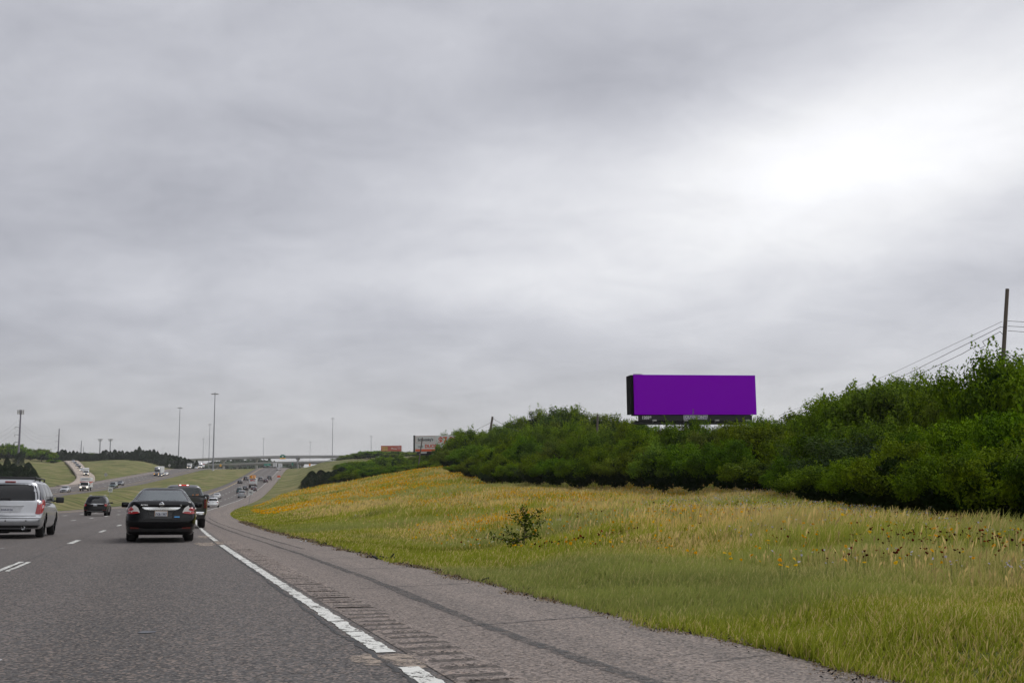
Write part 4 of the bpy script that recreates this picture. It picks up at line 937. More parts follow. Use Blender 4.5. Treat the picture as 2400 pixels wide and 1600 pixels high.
# ---- silver minivan cut by the left edge
def minivan():
    r=empty('silver_minivan',label='silver minivan with roof rack and red taillights, cut by the left edge of the photo',cat='minivan'); pt=paint('silver_paint',(.40,.41,.43),.55,.30)
    c=Car(L=5.09,W=2.0,zb=.27,wy=(-1.60,1.45),wr=.345,arch=.07,taper=.13,tp=.45,
      deck=[(-2.545,1.10),(-2.4,1.14),(1.1,1.06),(1.5,1.03),(2.3,.85),(2.545,.75)],
      rear=[(.2,.16),(.32,.05),(.42,0),(.58,-.02),(.64,.03),(.70,.10),(1.14,.17)],
      house=dict(z0=1.08,z1=1.70,yr=[(0,-2.40),(.5,-2.33),(.85,-2.22),(1,-2.05)],yf=[(0,1.75),(.85,.85),(1,.62)],hw=[(0,.945),(.4,.90),(.8,.80),(.93,.735),(1,.67)],n=7,gv=(.06,.86),gs=.87,crown=.05,
       sides=[(-2.2,-1.25,-2.02,-1.18),(-1.15,-.2,-1.10,-.2),(-.1,1.3,-.1,.62)]))
    c.body(pt,r); c.cabin(pt,r,False); c.glass(r,M_glassd,pm('side_glass_grey',(.05,.052,.062),.05,0,0,.8,vary=0),M_glassd); c.wheels(r,M_rim)
    for sg in (-1,1):
        tl=c.patch('taillight',[(sg*.975,.78),(sg*.985,1.02),(sg*.96,1.13),(sg*.86,1.13),(sg*.80,1.05),(sg*.775,.72),(sg*.86,.70),(sg*.94,.73)],M_red,r,.018,dens=.03)
        c.patch('reversing_lens',[(sg*.94,1.03),(sg*.94,1.09),(sg*.84,1.09),(sg*.83,1.03)],M_clear,tl,.028)
    c.patch('handle_bar',[(-.44,.985),(.44,.985),(.46,.955),(.40,.945),(-.40,.945),(-.46,.955)],pm('silver_trim',(.50,.51,.53),.3,.5),r,.03)
    c.patch('plate_recess',[(-.42,.93),(.42,.93),(.38,.735),(-.38,.735)],pm('recess_white',(.52,.53,.55),.5),r,.004)
    plate(c,r,0,.835,'3WP-9674',off=.02)
    c.patch('tailgate_shut_line',[(-.80,.665),(.80,.665),(.80,.652),(-.80,.652)],M_under,r,.006)
    c.patch('bumper_step',[(-.93,.64),(.93,.64),(.93,.60),(-.93,.60)],pm('silver_trim2',(.50,.51,.53),.3,.5),r,.02)
    for x in (-.55,0,.55): c.patch('sensor',[(x-.02,.53),(x+.02,.53),(x+.02,.50),(x-.02,.50)],K,r,.012,dens=.01)
    c.patch('bumper_lower',[(-.92,.38),(.92,.38),(.88,.30),(-.88,.30)],K,r,.006)
    exhaust(r,.48,-2.56,.30,.055)
    bm=nb(); box(bm,(0,-2.20,.24),(1.3,.35,.14),.03); box(bm,(-.2,-2.05,.20),(.5,.3,.12),.03); part('muffler',bm,M_under,r)
    bm=nb(); p=c.rear_y(.93,0,.02); box(bm,(0,-2.16,1.665),(.30,.05,.035),.012); part('high_brake_light',bm,M_red,r)
    bm=nb(); 
    for sg in (-1,1):
        tube(bm,(sg*.66,-1.95,1.79),(sg*.66,.4,1.79),.022,.022,8)
        for y in (-1.95,-.8,.4): tube(bm,(sg*.66,y,1.70),(sg*.66,y,1.79),.022,.02,8)
    for y in (-1.7,-.2): tube(bm,(-.66,y,1.80),(.66,y,1.80),.022,.022,8)
    part('roof_rack',bm,K,r)
    bm=nb(); tube(bm,(.05,-2.435,1.16),(-.50,-2.425,1.145),.012,.008,6); tube(bm,(.05,-2.43,1.12),(.05,-2.45,1.17),.03,.02,8); part('wiper',bm,K,r)
    c.mirror(r,1,1.0,.95,1.14,K,(.24,.12,.19)); c.mirror(r,-1,1.0,.95,1.14,K,(.24,.12,.19))
    set_on(r,main,35.5,-5.87)
minivan()
# ---- dark pickup ahead of the sedan
def pickup_spec(): return Car(L=5.8,W=2.02,zb=.40,wy=(-1.75,1.85),wr=.40,arch=.08,taper=.06,tp=.3,
      deck=[(-2.9,1.36),(-.75,1.36),(-.70,1.30),(1.3,1.28),(1.7,1.20),(2.6,1.12),(2.9,1.02)],rear=[(.3,.10),(.5,.02),(1.36,.0)],
      house=dict(z0=1.27,z1=1.86,yr=[(0,-.72),(.9,-.60),(1,-.45)],yf=[(0,1.55),(.85,.95),(1,.72)],hw=[(0,.93),(.3,.88),(.8,.755),(.93,.70),(1,.63)],n=7,gv=(.10,.82),gs=.86,crown=.05,sides=[(-.58,.2,-.5,.2),(.3,1.2,.3,.75)]),side=[(0,.93),(.1,.96),(.3,.99),(.5,1.0),(.75,.99),(.9,.97),(1,.93)])
def pickup():
    r=empty('dark_pickup',label='dark grey pickup truck with lit high brake light, half hidden behind the black sedan',cat='pickup truck'); pt=paint('graphite_paint',(.030,.031,.035),.3,.32)
    c=pickup_spec(); c.body(pt,r,bed=(-2.84,-.82)); c.cabin(pt,r); c.glass(r,mat_window('pickup_glass',(.28,.29,.32),.02),M_win_d,M_win_d); c.wheels(r,M_rim,.27)
    for sg in (-1,1): c.patch('taillight',[(sg*1.0,.86),(sg*1.0,1.24),(sg*.87,1.24),(sg*.87,.86)],pm('dim_red_lens',(.10,.006,.006),.2),r,.015)
    bm=nb(); box(bm,(0,-2.93,1.375),(1.86,.10,.045),.015); part('tailgate_cap',bm,K,r)
    c.patch('tailgate_shut_line',[(-.855,1.30),(-.845,1.30),(-.845,.80),(-.855,.80)],M_under,r,.004); c.patch('tailgate_shut_line',[(.855,1.30),(.845,1.30),(.845,.80),(.855,.80)],M_under,r,.004)
    p=c.rear_pt(0,1.06,.014); bm=nb(); box(bm,(0,p[1],1.06),(.26,.02,.09),.02); part('tailgate_handle',bm,K,r)
    bm=nb(); box(bm,(0,-3.04,.64),(1.80,.16,.14),.05); box(bm,(0,-3.02,.54),(1.2,.12,.12),.03); part('chrome_bumper',bm,M_chrome,r)
    e=c.rear_pt(.28,.93,.014); bm=nb(); box(bm,(0,-3.09,.70),(.31,.012,.155)); o=part('number_plate',bm,M_plate,r)
    bm=nb(); box(bm,(0,-.50,1.885),(.46,.06,.05),.015); hb=part('high_brake_light',bm,M_redlit,r)
    for x in (-.16,.16):
        bm=nb(); box(bm,(x,-.535,1.888),(.09,.02,.035),.01); part('cargo_lamp',bm,M_whitelt,hb)
    bm=nb(); rs=random.Random(4)
    for k in range(3): 
        x=.28+.12*k; tube(bm,(x,-1.3,.95),(x+rs.uniform(.1,.25),-1.05,1.46+rs.uniform(0,.06)),.02,.02,6)
    for k in range(2): part_mat=None
    part('orange_poles',bm,pm('orange_wood',(.50,.20,.07),.6),r)
    bm=nb()
    for x in (-.42,.42): box(bm,(x,.15,1.42),(.30,.12,.26),.05); box(bm,(x,.2,1.15),(.5,.16,.5),.05)
    part('seats',bm,M_seatd,r)
    c.mirror(r,1,.99,1.0,1.36,K,(.14,.10,.20)); c.mirror(r,-1,.99,1.0,1.36,K,(.14,.10,.20))
    set_on(r,main,48.9,-.78)
pickup()
# ---- black suv
def suv_spec(W=1.92,L=4.85,H=1.72): return Car(L=L,W=W,zb=.30,wy=(-1.42,1.42),wr=.37,arch=.07,taper=.15,tp=.5,
      deck=[(-L/2,1.10),(-2.25,1.14),(1.0,1.06),(1.6,.99),(2.2,.90),(L/2,.80)],rear=[(.2,.16),(.32,.05),(.5,-.02),(.66,.02),(.75,.10),(1.1,.14)],
      house=dict(z0=1.07,z1=H-.05,yr=[(0,-2.22),(.5,-2.02),(.85,-1.86),(1,-1.66)],yf=[(0,1.45),(.85,.70),(1,.45)],hw=[(0,W/2-.05),(.4,W/2-.12),(.8,W/2-.22),(.93,W/2-.28),(1,W/2-.35)],n=6.5,gv=(.08,.84),gs=.86,crown=.05,
       sides=[(-2.0,-1.15,-1.75,-1.10),(-1.05,-.15,-1.0,-.15),(-.05,1.1,-.05,.5)]))
def black_suv():
    r=empty('black_suv',label='black suv with chrome tailgate strip in the far lane left of the black sedan',cat='suv'); c=suv_spec(1.93,4.9,1.74); pt=pm('black_suv_paint',(.003,.0022,.003),.2,0,0,.2,vary=.05); c.body(pt,r); c.cabin(pt,r,False); c.glass(r,M_glassd,M_glassd,M_glassd); c.wheels(r,M_rim,.25)
    for sg in (-1,1):
        c.patch('taillight',[(sg*.95,.80),(sg*.955,1.03),(sg*.80,1.05),(sg*.72,.93),(sg*.80,.82)],M_red,r,.016)
        c.patch('reflector',[(sg*.88,.52),(sg*.60,.52),(sg*.60,.49),(sg*.88,.49)],pm('dull_red',(.16,.02,.015),.3),r,.012)
    c.patch('chrome_strip',[(-.72,1.045),(.72,1.045),(.60,1.015),(-.60,1.015)],M_chrome,r,.016); plate(c,r,0,.93,'LHX-4129',off=.016)
    c.patch('skid_plate',[(-.70,.44),(.70,.44),(.62,.40),(-.62,.40)],pm('silver_trim3',(.40,.41,.43),.3,.5),r,.016)
    bm=nb()
    for sg in (-1,1): tube(bm,(sg*.60,-1.6,1.77),(sg*.60,.3,1.77),.02,.02,8); [tube(bm,(sg*.60,y,1.71),(sg*.60,y,1.77),.02,.02,6) for y in (-1.6,-.6,.3)]
    part('roof_rails',bm,M_chrome,r); c.mirror(r,1,.96,.85,1.12,K); c.mirror(r,-1,.96,.85,1.12,K)
    set_on(r,main,96.4,-8.5)
black_suv()
# ---- smaller traffic: one prototype per kind, recoloured copies
def lamp_sets(c,r,head=M_clear,tail=M_red,z=.86):
    zr=c.zt(-c.L/2)-.12
    for sg in (-1,1):
        c.patch('taillight',[(sg*c.W*.49,zr-.14),(sg*c.W*.49,zr+.03),(sg*c.W*.34,zr+.03),(sg*c.W*.34,zr-.12)],tail,r,.014,dens=.1)
        zf=c.zt(c.L/2)-.10; c.patch('headlight',[(sg*c.W*.48,zf-.10),(sg*c.W*.48,zf+.06),(sg*c.W*.30,zf+.03),(sg*c.W*.30,zf-.10)],head,r,.014,c.front_pt,dens=.1)
    c.patch('grille',[(-c.W*.24,c.zt(c.L/2)-.34),(c.W*.24,c.zt(c.L/2)-.34),(c.W*.26,c.zt(c.L/2)-.10),(-c.W*.26,c.zt(c.L/2)-.10)],K,r,.012,c.front_pt,dens=.2)
    p=c.rear_pt(0,zr-.12,.015); bm=nb(); box(bm,(0,p[1],zr-.12),(.32,.012,.16)); part('number_plate',bm,M_plate,r)
def mini(kind,head=M_clear,tail=M_red):
    r=empty({'sedan':'sedan','suv':'suv','pickup':'pickup_truck'}[kind]); c={'sedan':sedan_spec,'suv':suv_spec,'pickup':pickup_spec}[kind]()
    w_=pm('white_paint_body',(.72,.73,.74)); c.body(w_,r,**({'bed':(-2.84,-.82)} if kind=='pickup' else {})); c.cabin(w_,r,False); c.glass(r,M_glassd,M_glassd,M_glassd); c.wheels(r,None,.22,False); lamp_sets(c,r,head,tail); return r
PRO={k:mini(k) for k in ('sedan','suv','pickup')}; PROL={k:mini(k,M_headlit) for k in ('sedan','suv','pickup')}
KID={id(v):tree_of(v) for v in list(PRO.values())+list(PROL.values())}
def traffic(kind,col,road,d,t,label,group,flip=False,cat=None,lit=False,scale=1.0,matname=None):
    src=(PROL if lit else PRO)[kind]; l,rt=stand(road,d,t,flip); r=clone(src,KID[id(src)],l,rt,(scale,)*3); tag(r,label,cat or {'sedan':'car','suv':'suv','pickup':'pickup truck'}[kind],group)
    m=paint('paint_%d_%d_%d'%tuple(int(q*1000) for q in col),col,.2,.3)
    for o in children(r):
        if o.name.split('.')[0] in ('body','cabin'): o.material_slots[0].link='OBJECT'; o.material_slots[0].material=m
    return r
def t_at(px,d,road=main):
    """offset whose sight line falls on survey column px"""
    i=float(np.interp(d,road.p[:,1],np.arange(len(road.p)))); lo,hi=-40.0,20.0
    for _ in range(40):
        m_=(lo+hi)/2; q=road.at(i,m_); fwd=q[1]*cp+q[2]*sp; up=-q[1]*sp+q[2]*cp; u=F*q[0]/fwd; v=-F*up/fwd; x=1200+u*cr+v*sr
        if x<px: lo=m_
        else: hi=m_
    return (lo+hi)/2
BLK=(.010,.011,.014);WHT=(.72,.73,.74);SIL=(.42,.44,.47);TEAL=(.02,.06,.065);RED=(.05,.02,.03);GRY=(.10,.10,.105)
G1='traffic driving away on our side of the highway'
for kind,col,px,d,lab in [('suv',WHT,500,188,'white suv just right of the dark pickup, nearest of the traffic on the bend'),
    ('pickup',BLK,481,236,'black pickup peeking out beside the dark grey pickup'),('sedan',TEAL,496,238,'dark teal car partly hidden next to the black pickup on the bend'),
    ('sedan',WHT,509,272,'white sedan in the leftmost lane below the grassy median'),('pickup',SIL,567,284,'silver pickup with bluish rear window in the middle of the bend'),
    ('suv',TEAL,562,322,'dark green suv directly ahead of the silver pickup'),('sedan',BLK,574.5,348,'black car between the dark green suv and the cement mixer'),
    ('sedan',RED,595,342,'dark maroon sedan right behind the cement mixer truck'),('sedan',BLK,562.5,415,'small black car in the left lane beside the cement mixer'),
    ('suv',BLK,576.5,448,'black suv just ahead on the left of the cement mixer'),('suv',GRY,611,442,'dark grey suv just to the right of the mixer drum'),
    ('sedan',RED,623,428,'dark maroon car in the right lane behind the grey pickup'),('pickup',GRY,631.5,452,'grey pickup with pale roof in the right lane far ahead'),
    ('pickup',WHT,653,592,'white pickup about to crest the hill in the right lane'),('sedan',BLK,620,690,'dark car crossing the crest left of its twin'),('sedan',GRY,633,696,'dark grey car crossing the crest beside the white trailers')]:
    traffic(kind,col,main,d,t_at(px,d),lab,G1)
G2='traffic coming towards us on the opposite side'
for kind,col,px,d,lab,lit,cat in [('sedan',SIL,153,243,'silver sedan coming towards us beside the ambulance',False,None),('suv',TEAL,266,300,'dark teal suv just behind the white roadside sign in the median',False,None),
    ('sedan',(.03,.04,.055),282,338,'dark blue car behind the dark teal suv on the opposite side',False,None),('sedan',GRY,376.5,470,'grey car with amber lamps just in front of the dark truck cab',True,None),
    ('sedan',WHT,389,490,'white car just right of the dark semi truck',True,None),('sedan',WHT,460,690,'white car between the two boxy white trucks near the overpass',False,None)]:
    traffic(kind,col,opp,d,t_at(px,d,opp),lab,G2,True,cat,lit)
G3='queue of vehicles coming down the ramp'
for kind,col,d,t,lab,lit in [('sedan',WHT,488,-.6,'white car with lit headlamps just behind the white box truck on the ramp',True),('suv',BLK,520,-.4,'black suv on the ramp above the white car',True),
    ('sedan',(.08,.10,.12),556,-.4,'blue grey car halfway up the ramp queue',False),('sedan',GRY,598,-.4,'grey car near the top of the ramp queue',False),('suv',(.45,.46,.50),645,-.4,'pale van-like car last in the queue at the ramp top',False)]:
    traffic(kind,col,ramp,d,t,lab,G3,True,None,lit)
for p_ in list(PRO.values())+list(PROL.values()): drop(p_)
# ---- trucks
def truck_wheel(root,x,y,r=.5,wd=.3):
    w_=empty('wheel',(x,y,r)); w_.parent=root; bm=nb(); tube(bm,(-wd/2,0,0),(wd/2,0,0),r,r,24); part('tyre',bm,M_tyre,w_); bm=nb(); sg=1 if x>0 else -1; tube(bm,(sg*(wd/2-.02),0,0),(sg*(wd/2+.02),0,0),r*.5,r*.42,16); part('rim',bm,M_rim,w_)
def van_cab(root,pt,y0,w=2.1,h=2.15,L=1.9,lit=True,glass=M_glassd):
    """cut-away van front: bonnet, raked windscreen, cab; y0 = back of the cab"""
    bm=nb(); sec=[(0,.45),(0,h),(.75,h+.02),(1.35,1.25),(1.95,1.10),(2.05,.95),(2.08,.45)]; sec=[(y*L/2.08,z) for y,z in sec]
    R=[]
    for sg,ww in ((-1,.5),(-1,.47),(1,.47),(1,.5)): pass
    L_=[bm.verts.new((-w/2*(1-.10*(z>1.4)),y0+y,z)) for y,z in sec]; R_=[bm.verts.new((w/2*(1-.10*(z>1.4)),y0+y,z)) for y,z in sec]
    n=len(sec); bm.faces.new(L_); bm.faces.new(list(reversed(R_)))
    for i in range(n): j=(i+1)%n; bm.faces.new((L_[i],R_[i],R_[j],L_[j]))
    bmesh.ops.bevel(bm,geom=bm.edges[:],offset=.06,segments=2,affect='EDGES'); part('cab',bm,pt,root,True)
    a=Vector((0,y0+sec[2][0],sec[2][1])); b=Vector((0,y0+sec[3][0],sec[3][1])); d=b-a; nrm=Vector((0,-d.z,d.y)).normalized(); 
    if nrm.y<0: nrm=-nrm
    bm=nb(); q=[]
    for f,ww in ((.10,.40*w),(.92,.455*w)): c_=a+d*f+nrm*.015; q.append((bm.verts.new((-ww,c_.y,c_.z)),bm.verts.new((ww,c_.y,c_.z))))
    bm.faces.new((q[0][0],q[0][1],q[1][1],q[1][0])); part('windscreen',bm,glass,root)
    for sg in (-1,1):
        bm=nb(); xx=sg*w*.453; vv=[bm.verts.new((xx+sg*.03,y0+y,z)) for y,z in ((.15,1.35),(1.2*L/2.08,1.35),(.78*L/2.08,h-.18),(.15,h-.18))]; bm.faces.new(vv); part('side_window',bm,glass,root)
        bm=nb(); box(bm,(sg*w*.37,y0+L-.02,.93),(.30,.10,.20),.03); part('headlight',bm,M_headlit if lit else M_clear,root)
        bm=nb(); box(bm,(sg*(w/2+.16),y0+L*.62,1.45),(.20,.12,.32),.03); tube(bm,(sg*(w/2-.05),y0+L*.6,1.4),(sg*(w/2+.1),y0+L*.62,1.42),.025,.025,6); part('door_mirror',bm,K,root)
    bm=nb(); box(bm,(0,y0+L+.01,.80),(w*.48,.08,.34),.03); part('grille',bm,K,root)
    bm=nb(); box(bm,(0,y0+L+.04,.48),(w*.98,.16,.22),.05); part('bumper',bm,K,root)
def box_truck(name,label,cat,bx=(2.4,4.6,2.35),zb=.85,stripe=None,w=2.1,group=G2):
    r=empty(name,label=label,cat=cat,group=group); yb=-2.9; bm=nb(); box(bm,(0,yb+bx[1]/2,zb+bx[2]/2),(bx[0],bx[1],bx[2]),.07); bo=part('cargo_box',bm,M_sheet,r)
    van_cab(r,M_white,yb+bx[1]+.02,w); bm=nb(); box(bm,(0,-.4,.62),(.9,5.4,.25)); part('chassis',bm,M_under,r)
    for x in (-1,1):
        for y in (-1.7,2.75): truck_wheel(r,x*(w/2-.15),y,.40,.26)
    return r,bo,yb,zb,bx
r,bo,yb,zb,bx=box_truck('ambulance','white ambulance with orange red stripes coming towards us next to the silver sedan','ambulance')
M_or=pm('orange_red_stripe',(.55,.07,.03),.4)
bm=nb(); box(bm,(0,yb+bx[1]/2,2.15),(bx[0]+.016,bx[1]+.016,.30)); part('stripe',bm,M_or,bo)
bm=nb(); box(bm,(0,yb+bx[1]+.6,1.32),(.7,.5,.03),rot=Matrix.Rotation(-.25,3,'X')); 
bm.free(); bm=nb(); box(bm,(-1.215,yb+bx[1]-1.0,1.9),(.012,1.5,.55)); part('side_patch',bm,M_or,bo); bm=nb(); box(bm,(1.215,yb+bx[1]-1.0,1.9),(.012,1.5,.55)); part('side_patch',bm,M_or,bo)
bm=nb(); box(bm,(0,yb+bx[1]+.012,2.95),(1.6,.02,.22),.0); part('light_bar',bm,pm('grey_lens',(.30,.31,.33),.2),bo)
bm=nb(); box(bm,(0,yb+bx[1]+1.78,1.16),(.8,.25,.02)); part('bonnet_stripe',bm,M_or,r)
set_on(r,opp,262,t_at(201,262,opp),True)
r,*_=box_truck('box_truck','white box truck with glowing yellow headlamps leading the queue down the ramp','truck',bx=(2.4,4.2,2.3),group=G3); set_on(r,ramp,444,.3,True)
r,*_=box_truck('box_truck','white box truck with an orange lamp on the opposite side near the cedars','truck',bx=(2.45,5.0,2.4)); bm=nb(); box(bm,(0,3.8,.55),(.3,.1,.16),.02); part('amber_lamp',bm,M_amber,r); set_on(r,opp,625,t_at(444,625,opp),True)
def semi(label,cabcol,d,px,road,flip,group,white_cab=False,red=False):
    r=empty('semi_truck',label=label,cat='truck',group=group); bm=nb(); box(bm,(0,-3.2,2.65),(2.6,13.4,2.8),.04); tr=part('trailer',bm,M_sheet,r)
    bm=nb()
    for k in range(12): box(bm,(0,-9.2+k*1.08,2.65),(2.62,.05,2.7))
    part('trailer_ribs',bm,pm('trailer_rib',(.55,.56,.58),.5),tr)
    bm=nb(); box(bm,(0,-9.915,2.65),(2.3,.03,2.5)); part('rear_doors',bm,pm('trailer_door',(.56,.57,.58),.5),tr)
    if red:
        bm=nb(); box(bm,(0,-3.2,3.3),(2.64,13.42,.5)); part('red_band',bm,pm('band_red',(.35,.05,.06),.5),tr)
    pt=paint('cab_%d'%int(cabcol[0]*1000),cabcol,.1,.3); bm=nb(); sec=[(3.7,.5),(3.7,3.75),(4.6,3.75),(5.3,3.0),(5.55,2.9),(5.75,1.95),(7.0,1.75),(7.25,1.5),(7.3,.45)]
    A_=[bm.verts.new((-1.2*(1 if z<1.5 else .96),y,z)) for y,z in sec]; B_=[bm.verts.new((1.2*(1 if z<1.5 else .96),y,z)) for y,z in sec]; n=len(sec); bm.faces.new(A_); bm.faces.new(list(reversed(B_)))
    for i in range(n): j=(i+1)%n; bm.faces.new((A_[i],B_[i],B_[j],A_[j]))
    bmesh.ops.bevel(bm,geom=bm.edges[:],offset=.07,segments=2,affect='EDGES'); part('cab',bm,pt,r,True)
    bm=nb(); v=[bm.verts.new(q) for q in ((-1.02,5.61,2.85),(1.02,5.61,2.85),(1.05,5.80,2.05),(-1.05,5.80,2.05))]; bm.faces.new(v); part('windscreen',bm,M_glassd,r)
    bm=nb(); box(bm,(0,7.33,1.2),(1.1,.06,.8),.02); part('grille',bm,M_chrome,r)
    for sg in (-1,1): bm=nb(); box(bm,(sg*.95,7.28,1.05),(.35,.12,.22),.03); part('headlight',bm,M_amber if not white_cab else M_headlit,r)
    bm=nb(); box(bm,(0,-1.5,.85),(1.0,15,.3)); part('chassis',bm,M_under,r)
    for y in (-8.6,-7.3,2.6,3.9,6.3):
        for sg in (-1,1): truck_wheel(r,sg*1.08,y,.5,.3)
    set_on(r,road,d,t_at(px,d,road),flip); return r
semi('semi truck with a dark cab and white trailer coming towards us',(.02,.025,.035),482,371.5,opp,True,G2)
semi('white truck with faded red bands near the overpass on the opposite side',(.6,.6,.62),735,471.5,opp,True,G2,True,True)
semi('left one of two white semi trailers seen from behind at the crest',(.6,.6,.6),760,644.5,main,False,G1,True)
semi('right one of two white semi trailers seen from behind at the crest',(.6,.6,.6),775,657,main,False,G1,True)
# ---- cement mixer
def mixer():
    r=empty('cement_mixer_truck',label='white cement mixer truck with orange drum hoppers and red lettering on its tail',cat='truck',group=G1)
    bm=nb(); box(bm,(0,0,.95),(1.0,8.6,.32),.03); part('chassis',bm,M_under,r)
    bm=nb(); box(bm,(0,-3.6,2.35),(2.45,1.9,1.9),.10); box(bm,(0,-3.4,1.35),(2.2,1.6,.5),.08); hs=part('rear_housing',bm,M_sheet,r)
    text('lettering','MBC',.80,pm('sign_red',(.50,.03,.05),.5),hs,(0,-4.565,2.62),(math.pi/2,0,0),.01,bold=.03)
    bm=nb(); box(bm,(0,-4.58,3.12),(2.2,.06,.14)); part('dark_slot',bm,K,hs)
    bm=nb(); n=24; pr_=[(-4.2,.55,3.55),(-3.6,.95,3.3),(-2.2,1.15,2.9),(-.2,1.2,2.5),(1.6,.95,2.2),(2.3,.5,2.1)]
    R=[[bm.verts.new((q[1]*math.cos(2*math.pi*i/n),q[0],q[2]+q[1]*math.sin(2*math.pi*i/n))) for i in range(n)] for q in pr_]
    for a,b in zip(R,R[1:]):
        for i in range(n): bm.faces.new((a[i],a[(i+1)%n],b[(i+1)%n],b[i]))
    bm.faces.new(R[0]); bm.faces.new(R[-1]); part('drum',bm,M_sheet,r,True)
    M_y=pm('mixer_orange',(.80,.33,.02),.5)
    bm=nb(); tube(bm,(-.45,-4.2,3.45),(-.55,-4.0,4.25),.30,.62,16); part('charge_hopper',bm,M_y,r)
    bm=nb(); tube(bm,(.45,-4.1,3.5),(.6,-3.8,4.3),.45,.55,16); part('hood',bm,pm('mixer_peach',(.85,.42,.18),.5),r)
    bm=nb(); box(bm,(-.1,-4.1,3.45),(2.1,.5,.25),.05); part('cross_beam',bm,M_y,r)
    bm=nb(); box(bm,(0,3.9,1.9),(2.4,1.6,2.4),.12); part('cab',bm,M_white,r); bm=nb(); box(bm,(0,4.72,2.45),(2.1,.03,.9)); part('windscreen',bm,M_glassd,r)
    for sg in (-1,1):
        bm=nb(); box(bm,(sg*.9,-4.66,1.25),(.3,.05,.18)); part('taillight',bm,M_red,r); bm=nb(); box(bm,(sg*.95,-4.5,.75),(.6,.04,.55)); part('mud_flap',bm,K,r)
        for y in (-3.4,-2.1,-.8,3.6): truck_wheel(r,sg*1.02,y,.52,.34)
    set_on(r,main,374,t_at(593,374))
mixer()
# ------------------------------------------------------------------ masts, poles, wires, signs, billboards, bridges
M_galv=pm('galvanised_steel',(.30,.31,.35),.5,.3); M_wood=pm('weathered_wood',(.14,.115,.10),.9,vary=.3,vs_=30); M_wire=pm('wire',(.03,.03,.035),.6); M_cnc=pm('bridge_concrete',(.55,.54,.52),.85); M_cncshade=pm('shaded_concrete',(.32,.32,.325),.9)  # girder and pier cap concrete is darkened, under-deck shade put into its colour
M_blk=pm('billboard_black_steel',(.012,.012,.015),.6); M_gry=pm('sign_back_grey',(.36,.35,.35),.5); M_signw=pm('sign_white',(.68,.69,.70),.5); M_green=pm('sign_green',(.01,.20,.15),.5); M_yel2=pm('sign_yellow',(.85,.42,.02),.5); M_orr=pm('sign_orange_red',(.75,.13,.05),.5)
def high_mast(px,py,d,label,H=45.0,zb=None,ring=1.0):
    top=P(px,py,d); z0=ground_z(top[0],top[1]) if zb is None else zb
    if top[2]-z0<20: z0=top[2]-H
    r=empty('high_mast_light',(top[0],top[1],z0),label=label,cat='light mast',group='tall highway light masts'); h=top[2]-z0; bm=nb(); tube(bm,(0,0,-1),(0,0,h),.46*ring,.20*ring,16); part('pole',bm,M_galv,r)
    bm=nb(); n=10
    for k in range(n):
        a=2*math.pi*k/n; tube(bm,(0,0,h-.1),(1.35*ring*math.cos(a),1.35*ring*math.sin(a),h-.1),.05,.05,6)
    part('ring_arms',bm,M_galv,r)
    for k in range(n):
        a=2*math.pi*k/n; bm=nb(); box(bm,(1.75*ring*math.cos(a),1.75*ring*math.sin(a),h-.25),(.75*ring,.75*ring,.38*ring),.1); part('lamp',bm,M_gry,r)
    bm=nb(); tube(bm,(0,0,h-.5),(0,0,h+.5),.5*ring,.3*ring,12); part('mast_head',bm,M_galv,r)
    bm=nb(); tube(bm,(0,0,-1),(0,0,.9),.75,.6,16); part('base',bm,M_cnc,r)
for px,py,d,lab in [(504,922,600,'tallest light mast, standing in the grass median'),(422,955,860,'second tallest light mast, left of the opposite road'),(492,994,1180,'light mast just left of the tallest one'),
    (477,1028,1500,'thin far light mast above the white truck with red bands'),(618,1027,1500,'light mast behind the overpass left of the green exit sign'),(780,980,1140,'light mast right of the overpass on the grass hill'),
    (727,1035,1650,'thin light mast behind the overpass between the green sign and the right mast'),(870,1022,1250,'light mast rising from the wooded hill left of the red billboard'),(382,1049,2300,'tiny far light mast above the cedar row')]:
    high_mast(px,py,d,lab)
# steel power pylons (single poles) and stadium light masts on the left
def mono(px,py,d,label,arms,r0,head=False,base=None):
    top=P(px,py,d); z0=ground_z(top[0],top[1]); lean=P(px-4 if head else px-1,1060,d); r=empty('power_pylon',(top[0],top[1],z0),label=label,cat='pylon',group='steel power pylons'); h=top[2]-z0
    bm=nb(); tube(bm,(0,0,-1),(0,0,h),r0,r0*.55,14); part('pole',bm,pm('pylon_steel',(.20,.19,.24),.6),r)
    for k,z in enumerate(arms):
        bm=nb(); tube(bm,(0,0,h-z),(-2.6,0,h-z+.4),.16,.08,6); part('cross_arm',bm,pm('pylon_steel',(.2,.19,.24)),r)
        bm=nb(); tube(bm,(-2.6,0,h-z+.4),(-2.6,0,h-z-1.0),.14,.14,6); part('insulator',bm,M_gry,r)
    if head:
        bm=nb()
        for k in range(8): a=k*math.pi/4; box(bm,(1.5*math.cos(a),1.5*math.sin(a),h-1.2),(.4,.4,2.3),.05); tube(bm,(0,0,h-1.2),(1.4*math.cos(a),1.4*math.sin(a),h-1.2),.06,.06,6)
        part('antenna_cluster',bm,M_gry,r)
    return r
mono(49,960,560,'nearest and tallest power pylon with an antenna head above the left wood',(9.5,13.5,17.5),.62,True); mono(139,1004,900,'second power pylon left of the ramp top',(6,11,16),.70); mono(191,1032,1300,'third, smaller power pylon behind the cedars',(6,10,14),.7); mono(196,1046,1900,'tiny far power pylon right beside the third one',(7,),.8)
